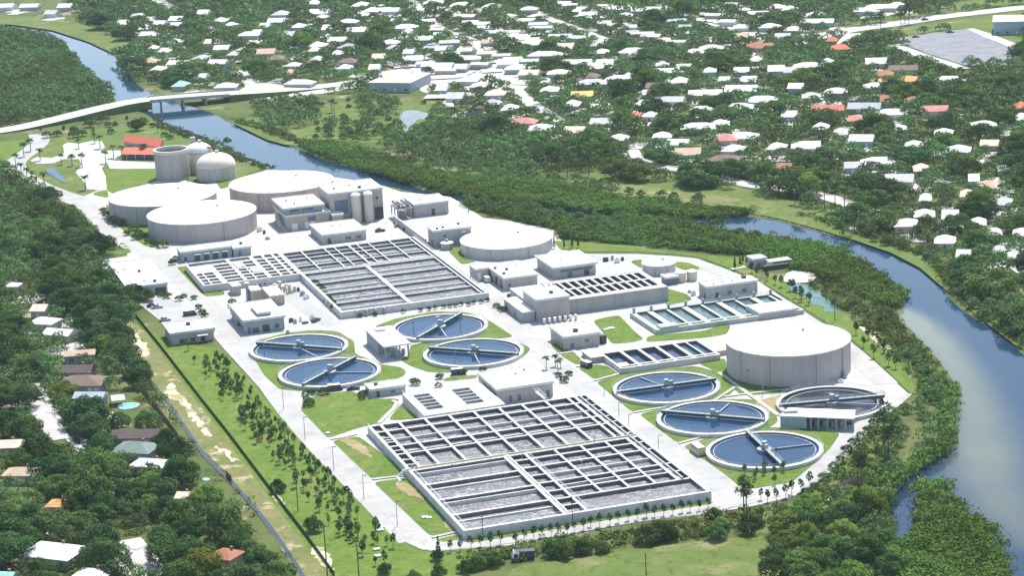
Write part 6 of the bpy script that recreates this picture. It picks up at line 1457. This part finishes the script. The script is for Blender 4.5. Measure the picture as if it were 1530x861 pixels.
# mangrove and scrub thickets: uncountable ground cover
def thicket(name, polys, spacing, smin, smax, nleaf, mat, label, seed, size=.75, avoid=True, water_ok=False, pad=.8):
    items = []
    for j, px in enumerate(polys):
        poly = np.asarray(GP(px)); r = np.random.default_rng(seed + j); lo, hi = poly.min(0), poly.max(0)
        n = int((hi - lo).prod() / spacing ** 2); P = r.uniform(lo, hi, (n, 2)); P = P[inpoly(P, poly)]
        for x, y in P:
            s = r.uniform(smin, smax)
            if not water_ok and any(inpoly(np.array([[x, y]]), w)[0] and segdist(np.array([[x, y]]), w)[0] > 2.5 for w in water_w): continue
            if avoid and blocked(x, y, pad): continue
            hs_ = 1 + .38 * math.sin(x * .11 + 1.7 * math.sin(y * .05)) + .25 * math.sin(y * .13 + x * .07)
            if r.uniform() < .05: hs_ += .9
            items.append((x, y, s * (.75 + .3 * hs_), s * r.uniform(.7, 1.1) * max(.4, hs_)))
    print(name, len(items))
    return mass(name, items, nleaf, size, mat, label, 'thicket', seed, 'bush')
thicket('mangrove_thicket', [
    [(440, 214), (500, 216), (565, 232), (605, 246), (680, 262), (760, 274), (830, 280), (900, 291), (960, 300), (1060, 310), (1130, 319), (1060, 326), (960, 321), (880, 316), (790, 305), (740, 299), (680, 292), (606, 274), (540, 254), (470, 231)],
    [(596, 281), (660, 299), (690, 302), (760, 312), (830, 321), (880, 327), (960, 329), (1062, 340), (1066, 348), (1130, 353), (1170, 356), (1140, 384), (1060, 377), (960, 368), (880, 361), (830, 356), (818, 345), (760, 326), (706, 316), (650, 296)],
    [(1140, 354), (1208, 362), (1262, 382), (1315, 408), (1327, 425), (1352, 438), (1354, 448), (1338, 462), (1312, 456), (1285, 442), (1250, 427), (1215, 412), (1180, 400), (1140, 384)],
    [(1424, 572), (1431, 582), (1426, 612), (1424, 650), (1418, 674), (1376, 700), (1346, 726), (1326, 758), (1331, 792), (1334, 816), (1322, 812), (1312, 780), (1312, 748), (1334, 716), (1366, 690), (1404, 664), (1412, 640), (1412, 606)],
    [(1374, 735), (1397, 724), (1425, 735), (1433, 759), (1462, 784), (1480, 797), (1498, 826), (1508, 870), (1506, 900), (1344, 900), (1348, 822), (1368, 792)]],
    1.75, .8, 1.25, 105, 'leaf_mass', 'dense bright green mangrove thickets lining the river', 201, size=.62, pad=.3)
thicket('bank_scrub', [
    [(1250, 430), (1300, 458), (1336, 468), (1350, 492), (1385, 525), (1410, 556), (1428, 580), (1422, 612), (1380, 600), (1355, 560), (1318, 520), (1280, 480), (1240, 452)],
    [(1200, 750), (1250, 700), (1300, 640), (1336, 620), (1345, 650), (1325, 720), (1322, 752), (1280, 748), (1230, 760)],
    [(1180, 318), (1262, 345), (1312, 362), (1366, 380), (1396, 402), (1420, 436), (1452, 470), (1486, 490), (1518, 512), (1535, 530), (1535, 500), (1500, 470), (1440, 424), (1400, 392), (1330, 352), (1250, 330)],
    [(680, 834), (760, 822), (960, 788), (1080, 772), (1180, 760), (1190, 775), (1080, 800), (960, 815), (850, 834), (770, 842), (700, 850)],
    [(230, 176), (256, 190), (286, 200), (330, 216), (372, 238), (420, 254), (500, 266), (494, 270), (410, 258), (345, 238), (280, 206), (240, 194)],
    [(340, 180), (380, 192), (440, 214), (500, 232), (498, 224), (440, 205), (380, 182)],
    [(209, 548), (232, 575), (256, 604), (282, 642), (307, 680), (339, 712), (372, 745), (404, 784), (434, 826), (456, 862), (440, 862), (418, 826), (388, 784), (356, 745), (324, 712), (294, 680), (268, 642), (240, 604), (218, 575), (200, 552)],
    [(86, 318), (112, 310), (150, 352), (186, 374), (140, 388), (120, 345)], [(560, 600), (600, 620), (480, 610)][:0] or [(1212, 402), (1250, 430), (1240, 450), (1180, 404)]],
    2.1, .42, .85, 50, 'leaf_scrub', 'loose yellow-green scrub along the banks and verges', 231, size=.6)

# palms
for k, (x, y) in enumerate([(92, 246), (108, 248), (123, 249), (158, 244), (67, 279), (24, 248), (32, 262), (41, 269), (48, 274), (46, 226), (36, 234), (60, 240), (150, 222), (142, 214), (182, 233), (193, 233), (215, 235), (118, 222), (170, 236), (128, 284)]):
    plant('palm', *G(x, y), random.uniform(.8, 1.1), name='palm_tree', cat='palm', look='tall feathery palm', group='palms around the entrance plaza', crown='fronds')
for k, (x, y) in enumerate([(290, 361), (297, 362), (302, 361), (331, 356), (350, 352), (366, 350), (281, 248 + 26)]):
    plant('palm', *G(x, y), random.uniform(.55, .8), name='palm_tree', cat='palm', look='little wall-side palm', group='palms at the tank walls', crown='fronds')
for k, (x, y) in enumerate([(830, 548), (838, 550), (834, 556), (500, 172), (496, 168), (816, 552)]):
    plant('palm', *G(x, y), random.uniform(.5, .75) if y > 300 else 1.1, name='palm_tree', cat='palm', look='short palm', group='palms inside the plant', crown='fronds')
for k, (x, y) in enumerate([(1188, 304), (1196, 306), (1232, 312), (1248, 316), (1262, 318), (1346, 40), (1358, 36), (1352, 34), (1316, 46), (1328, 690), (1320, 668), (1282, 730), (1288, 734), (1116, 782), (1112, 778), (700, 60), (848, 264), (802, 262), (836, 258), (824, 260), (868, 258), (880, 262)]):
    plant('pine', *G(x, y), random.uniform(.8, 1.05), name='pine_tree', cat='pine tree', look='thin-stemmed tall pine', group='tall thin pines')

# planted young trees
D = lambda x, y: (760 + x / 3.3, 600 + y / 3.3)
row = [D(*q) for q in ((35, 712), (80, 692), (125, 682), (165, 672), (210, 672), (245, 662), (290, 657), (325, 647), (370, 637), (405, 622), (450, 622), (500, 612), (540, 602), (590, 592), (635, 587), (680, 574), (720, 572), (765, 567), (810, 562), (855, 552), (895, 547), (940, 542), (985, 532))]
row = [(673, 826), (688, 824), (704, 822), (718, 818), (733, 818), (748, 815)] + row
row.sort()
for k, (x, y) in enumerate(row):
    plant('young_yd', *G(x, y), random.uniform(.85, 1.15), name='young_tree', label=f'young tree on the south road near kerb, number {k + 1} from the left', group='young trees along the south road')
row2 = [(1137, 748), (1147, 751), (1160, 751), (1174, 745), (1183, 739), (1197, 736), (1210, 728)]
for k, (x, y) in enumerate(row2): plant('young_yd', *G(x, y), random.uniform(.9, 1.2), name='young_tree', label=f'young tree on the outer kerb of the east bend, number {k + 1} from the left', group='young trees along the east bend')
for k, (x, y) in enumerate([(1113, 711), (1128, 720), (1143, 706), (1157, 714), (1142, 711), (1158, 726), (1171, 706), (1130, 716)]): plant('young_y', *G(x, y), random.uniform(.8, 1.0), name='young_tree', look='young clarifier-lawn tree', group='young trees on the clarifier lawn')
E8 = lambda x, y: (1080 + x / 8.5, 370 + y / 8.5)
row3 = [E8(*q) for q in ((370, 330), (430, 370), (560, 430), (665, 475), (745, 508), (855, 558), (920, 645), (1000, 692), (1090, 735))] + [(1185, 436), (1197, 447), (1210, 452), (1279, 501), (1297, 508), (1312, 518), (1321, 528), (1328, 548), (1338, 552), (1290, 520), (1305, 536)]
for k, (x, y) in enumerate(row3): plant('young_yd', *G(x, y), random.uniform(1.0, 1.4), name='young_tree', look='dark young roadside tree', group='young trees along the east road')
for k, (x, y) in enumerate([(828, 372), (843, 372), (855, 370), (864, 371), (1106, 398), (1110, 394), (1116, 396), (1098, 404)]): plant('column', *G(x, y), random.uniform(.6, .8), name='cypress_tree', look='narrow upright dark tree', group='narrow trees on the north grass')
A8 = lambda x, y: (500 + x / 5.45, 330 + y / 5.45)
for k, q in enumerate(((700, 742), (770, 734), (820, 722), (890, 716), (940, 711), (985, 706), (1030, 696), (1090, 696), (1135, 682), (1195, 676), (1245, 662), (210, 790), (330, 780), (560, 755))):
    plant('bush', *G(*A8(*q)), .4, .55, name='shrub', cat='shrub', label=f'clipped shrub under the rear basin front wall, number {k + 1} from the left' if k < 11 else f'clipped shrub by the rear basin buttresses, number {k - 10} of three from the left', group='shrubs under the rear basin wall')
for k, (x, y) in enumerate([(477, 432), (482, 438), (486, 446), (491, 452), (497, 458), (500, 464), (470, 428)]): plant('bush', *G(x, y), .75, .9, name='shrub', cat='shrub', look='dense basin-side shrub', group='shrubs along the rear basin side')
for k, (x, y) in enumerate([(345, 460), (350, 468), (354, 475), (358, 482), (362, 490), (347, 455), (275, 445), (268, 450), (290, 448), (297, 462), (302, 470), (306, 474), (262, 388), (258, 396), (250, 446), (240, 444)]): plant('bush', *G(x, y), random.uniform(.5, .8), name='shrub', cat='shrub', look='round roadside shrub', group='shrubs beside the west road')
for k, (x, y) in enumerate([(155, 318), (162, 326), (170, 334), (178, 338), (200, 345), (207, 350), (212, 356), (205, 358), (190, 352), (222, 364), (232, 368), (244, 370)]): plant('bush', *G(x, y), random.uniform(.7, 1.2), name='shrub', cat='shrub', look='leafy tank-side shrub', group='shrubs at the left tanks')
for k, (x, y) in enumerate([(457, 592), (464, 590), (472, 590), (480, 588), (486, 590), (458, 600), (462, 608), (540, 592), (545, 590), (541, 598), (655, 580), (620, 576), (657, 567), (692, 560), (722, 556), (850, 562), (835, 564), (843, 572), (748, 464), (742, 460), (752, 466)]): plant('bush', *G(x, y), random.uniform(.5, .85), name='shrub', cat='shrub', look='small dark shrub', group='shrubs inside the plant')
# hedge beside the curving south-east road
hx = [(1206, 742), (1218, 730), (1232, 718), (1246, 702), (1256, 690), (1266, 678), (1276, 666), (1286, 656), (1296, 646), (1306, 636), (1312, 628)]
for k, (x, y) in enumerate(hx): plant('bush', *G(x, y), random.uniform(.6, .85), name='shrub', cat='shrub', label=f'hedge shrub beside the curving south-east road, number {k + 1} from the bottom', group='hedge shrubs along the south-east road')
# trees of the bottom centre
for k, (x, y, s, tn) in enumerate([(712, 850, .5, 'mid'), (738, 846, .45, 'mid'), (696, 856, .4, 'dark'), (826, 832, .5, 'mid'), (845, 836, .42, 'mid'), (872, 828, .5, 'mid'), (900, 826, .4, 'mid'), (970, 812, .62, 'dark'), (985, 806, .6, 'mid'), (1000, 808, .5, 'dark'), (1070, 806, .55, 'mid'), (1078, 792, .45, 'bright'), (1118, 800, .42, 'dark'), (1130, 788, .4, 'mid'), (1068, 776, .4, 'mid'), (656, 864, .4, 'mid'), (618, 872, .4, 'mid'), (574, 858, .35, 'dark')]):
    plant('oak_' + tn, *G(x, y), s, s * 1.05, look='bushy scrub tree', group='bushy trees below the south road')
# the planted grove on the west lawn
grove = np.asarray(GP([(262, 520), (320, 526), (362, 570), (392, 606), (430, 650), (500, 726), (560, 790), (590, 815), (600, 845), (560, 850), (500, 800), (440, 730), (380, 660), (320, 590)]))
r = np.random.default_rng(55); lo, hi = grove.min(0), grove.max(0); P = r.uniform(lo, hi, (2600, 2)); P = P[inpoly(P, grove)]
acc = []
clump = [G(*q) for q in ((300, 560), (330, 590), (360, 630), (400, 660), (440, 690), (470, 720), (500, 755), (530, 780), (560, 800), (420, 655))]
for x, y in P:
    d = min(math.hypot(x - a, y - b) for a, b in clump)
    if r.uniform() > math.exp(-(d / 9.0) ** 2) * .95 + .2: continue
    if any((x - a) ** 2 + (y - b) ** 2 < 1.7 ** 2 for a, b in acc): continue
    acc.append((x, y))
acc = acc[:190]
for x, y in acc:
    tn = random.choice(['y', 'yd'])
    plant('young_' + tn, x, y, random.uniform(.7, 1.3), name='young_tree', look=('dark' if tn == 'yd' else 'lighter green') + ' young lawn tree', group='young trees on the west lawn')
for k, (x, y, s, lab) in enumerate([(416, 736, .42, 'round dark tree beside the wire fence, middle of the west lawn'), (468, 795, .48, 'round dark tree beside the wire fence, lower west lawn'), (653, 838, .3, 'dark round tree at the south corner of the west road')]):
    plant('oak_dark', *G(x, y), s, s * 1.2, label=lab, group='dark round trees by the wire fence')
plant('oak_lime', *G(298, 868), 1.0, 1.1, label='yellow-green leafy tree at the bottom, among darker oaks')
plant('oak_rust', *G(85, 592), .3, .3, name='shrub', cat='shrub', label='rusty red shrub by the footpath in the left garden')
for x, y, s, lab in [(1275, 735, .6, 'bare grey shrub by the pale clearing at lower right'), (1255, 742, .5, 'bare grey bush behind the pale clearing at lower right'), (1240, 780, .4, 'bare grey thicket bush in the lower right wood')]: plant('oak_grey', *G(x, y), s, s, name='bare_shrub', cat='shrub', label=lab)
plant('column', *G(656, 842), 1.1, label='dark narrow cypress-like tree at the south corner of the west road', name='cypress_tree')
for k, (x, y) in enumerate([(126, 186), (134, 190), (143, 184), (150, 186), (158, 182), (163, 190), (190, 184), (214, 186), (228, 190), (236, 198), (246, 204), (254, 208), (62, 200), (70, 206), (86, 204), (96, 200), (110, 206), (122, 204), (140, 204), (166, 200), (44, 214)]): plant('bush' if k % 3 else 'young_yd', *G(x, y), random.uniform(.8, 1.3), name='shrub' if k % 3 else 'young_tree', cat='shrub' if k % 3 else 'tree', look='green verge shrub' if k % 3 else 'slender verge tree', group='greenery below the highway')
# big single trees near the bridge and plant entrance
for x, y, s, tn, lab in [(205, 195, .75, 'dark', 'dark round tree between the highway and the red pavilions'), (112, 199, .45, 'dark', 'small dark tree just below the highway'), (172, 188, .3, 'mid', 'little tree at the highway verge'), (340, 214, .4, 'bright', 'bright green bushy tree by the river behind the domed tank'), (205, 448, .75, 'dark', 'dark oak leaning over the near edge of the big flat white roof'), (221, 450, .55, 'dark', 'dark oak at the corner of the big flat white roof')]:
    plant('oak_' + tn, *G(x, y), s, s * 1.05, label=lab)
finish_labels()

# the light summer haze: one closed box of thin air round everything
gb = [g.matrix_world @ Vector(c) for c in g.bound_box]
hx0, hx1, hy0, hy1 = min(v.x for v in gb) - 300, max(v.x for v in gb) + 300, min(v.y for v in gb) - 300, max(v.y for v in gb) + 300
hm, hnt, hout = newmat('haze_air')
pv = nd(hnt, 'ShaderNodeVolumePrincipled'); pv.inputs['Color'].default_value = (0.74, 0.93, 0.96, 1); pv.inputs['Density'].default_value = HAZE; pv.inputs['Anisotropy'].default_value = 0.2
hnt.links.new(pv.outputs[0], hout.inputs['Volume']); MAT['haze'] = hm
hz_ = MB(); hz_.hexa([(hx0, hy0, -4.5), (hx1, hy0, -4.5), (hx1, hy1, -4.5), (hx0, hy1, -4.5)], [(hx0, hy0, 262), (hx1, hy0, 262), (hx1, hy1, 262), (hx0, hy1, 262)])
stuff(hz_.build('haze', 'haze'), 'thin pale blue summer haze over the whole view', 'haze')

# ------------------------------------------------------------------ sky, sun, air and exposure
EL, AZ = R(60), R(20)     # azimuth measured from +Y towards +X
wd = bpy.data.worlds.new('World'); sc.world = wd; wd.use_nodes = True
nt = wd.node_tree; nt.nodes.clear()
sky = nt.nodes.new('ShaderNodeTexSky'); sky.sky_type = 'NISHITA'; sky.sun_disc = False; sky.sun_elevation = EL; sky.sun_rotation = AZ
bg = nt.nodes.new('ShaderNodeBackground'); bg.inputs['Strength'].default_value = 0.15
wo = nt.nodes.new('ShaderNodeOutputWorld'); nt.links.new(sky.outputs[0], bg.inputs[0]); nt.links.new(bg.outputs[0], wo.inputs[0])
sl = bpy.data.lights.new('sun', 'SUN'); sl.energy = 4.2; sl.angle = R(0.53); sl.color = (1.0, 0.955, 0.88)
so = bpy.data.objects.new('sun', sl); col.objects.link(so)
d = Vector((math.sin(AZ) * math.cos(EL), math.cos(AZ) * math.cos(EL), math.sin(EL)))
so.rotation_euler = d.to_track_quat('Z', 'Y').to_euler(); so.location = d * 500 + Vector((0, 900, 0))
vs_ = sc.view_settings; sc.display_settings.display_device = 'sRGB'
vs_.view_transform = 'Standard'; vs_.look = 'None'; vs_.exposure = 0.88; vs_.gamma = 1.0; vs_.use_curve_mapping = False
sc.cycles.max_bounces = 6; sc.cycles.diffuse_bounces = 3; sc.cycles.glossy_bounces = 3; sc.cycles.transmission_bounces = 3
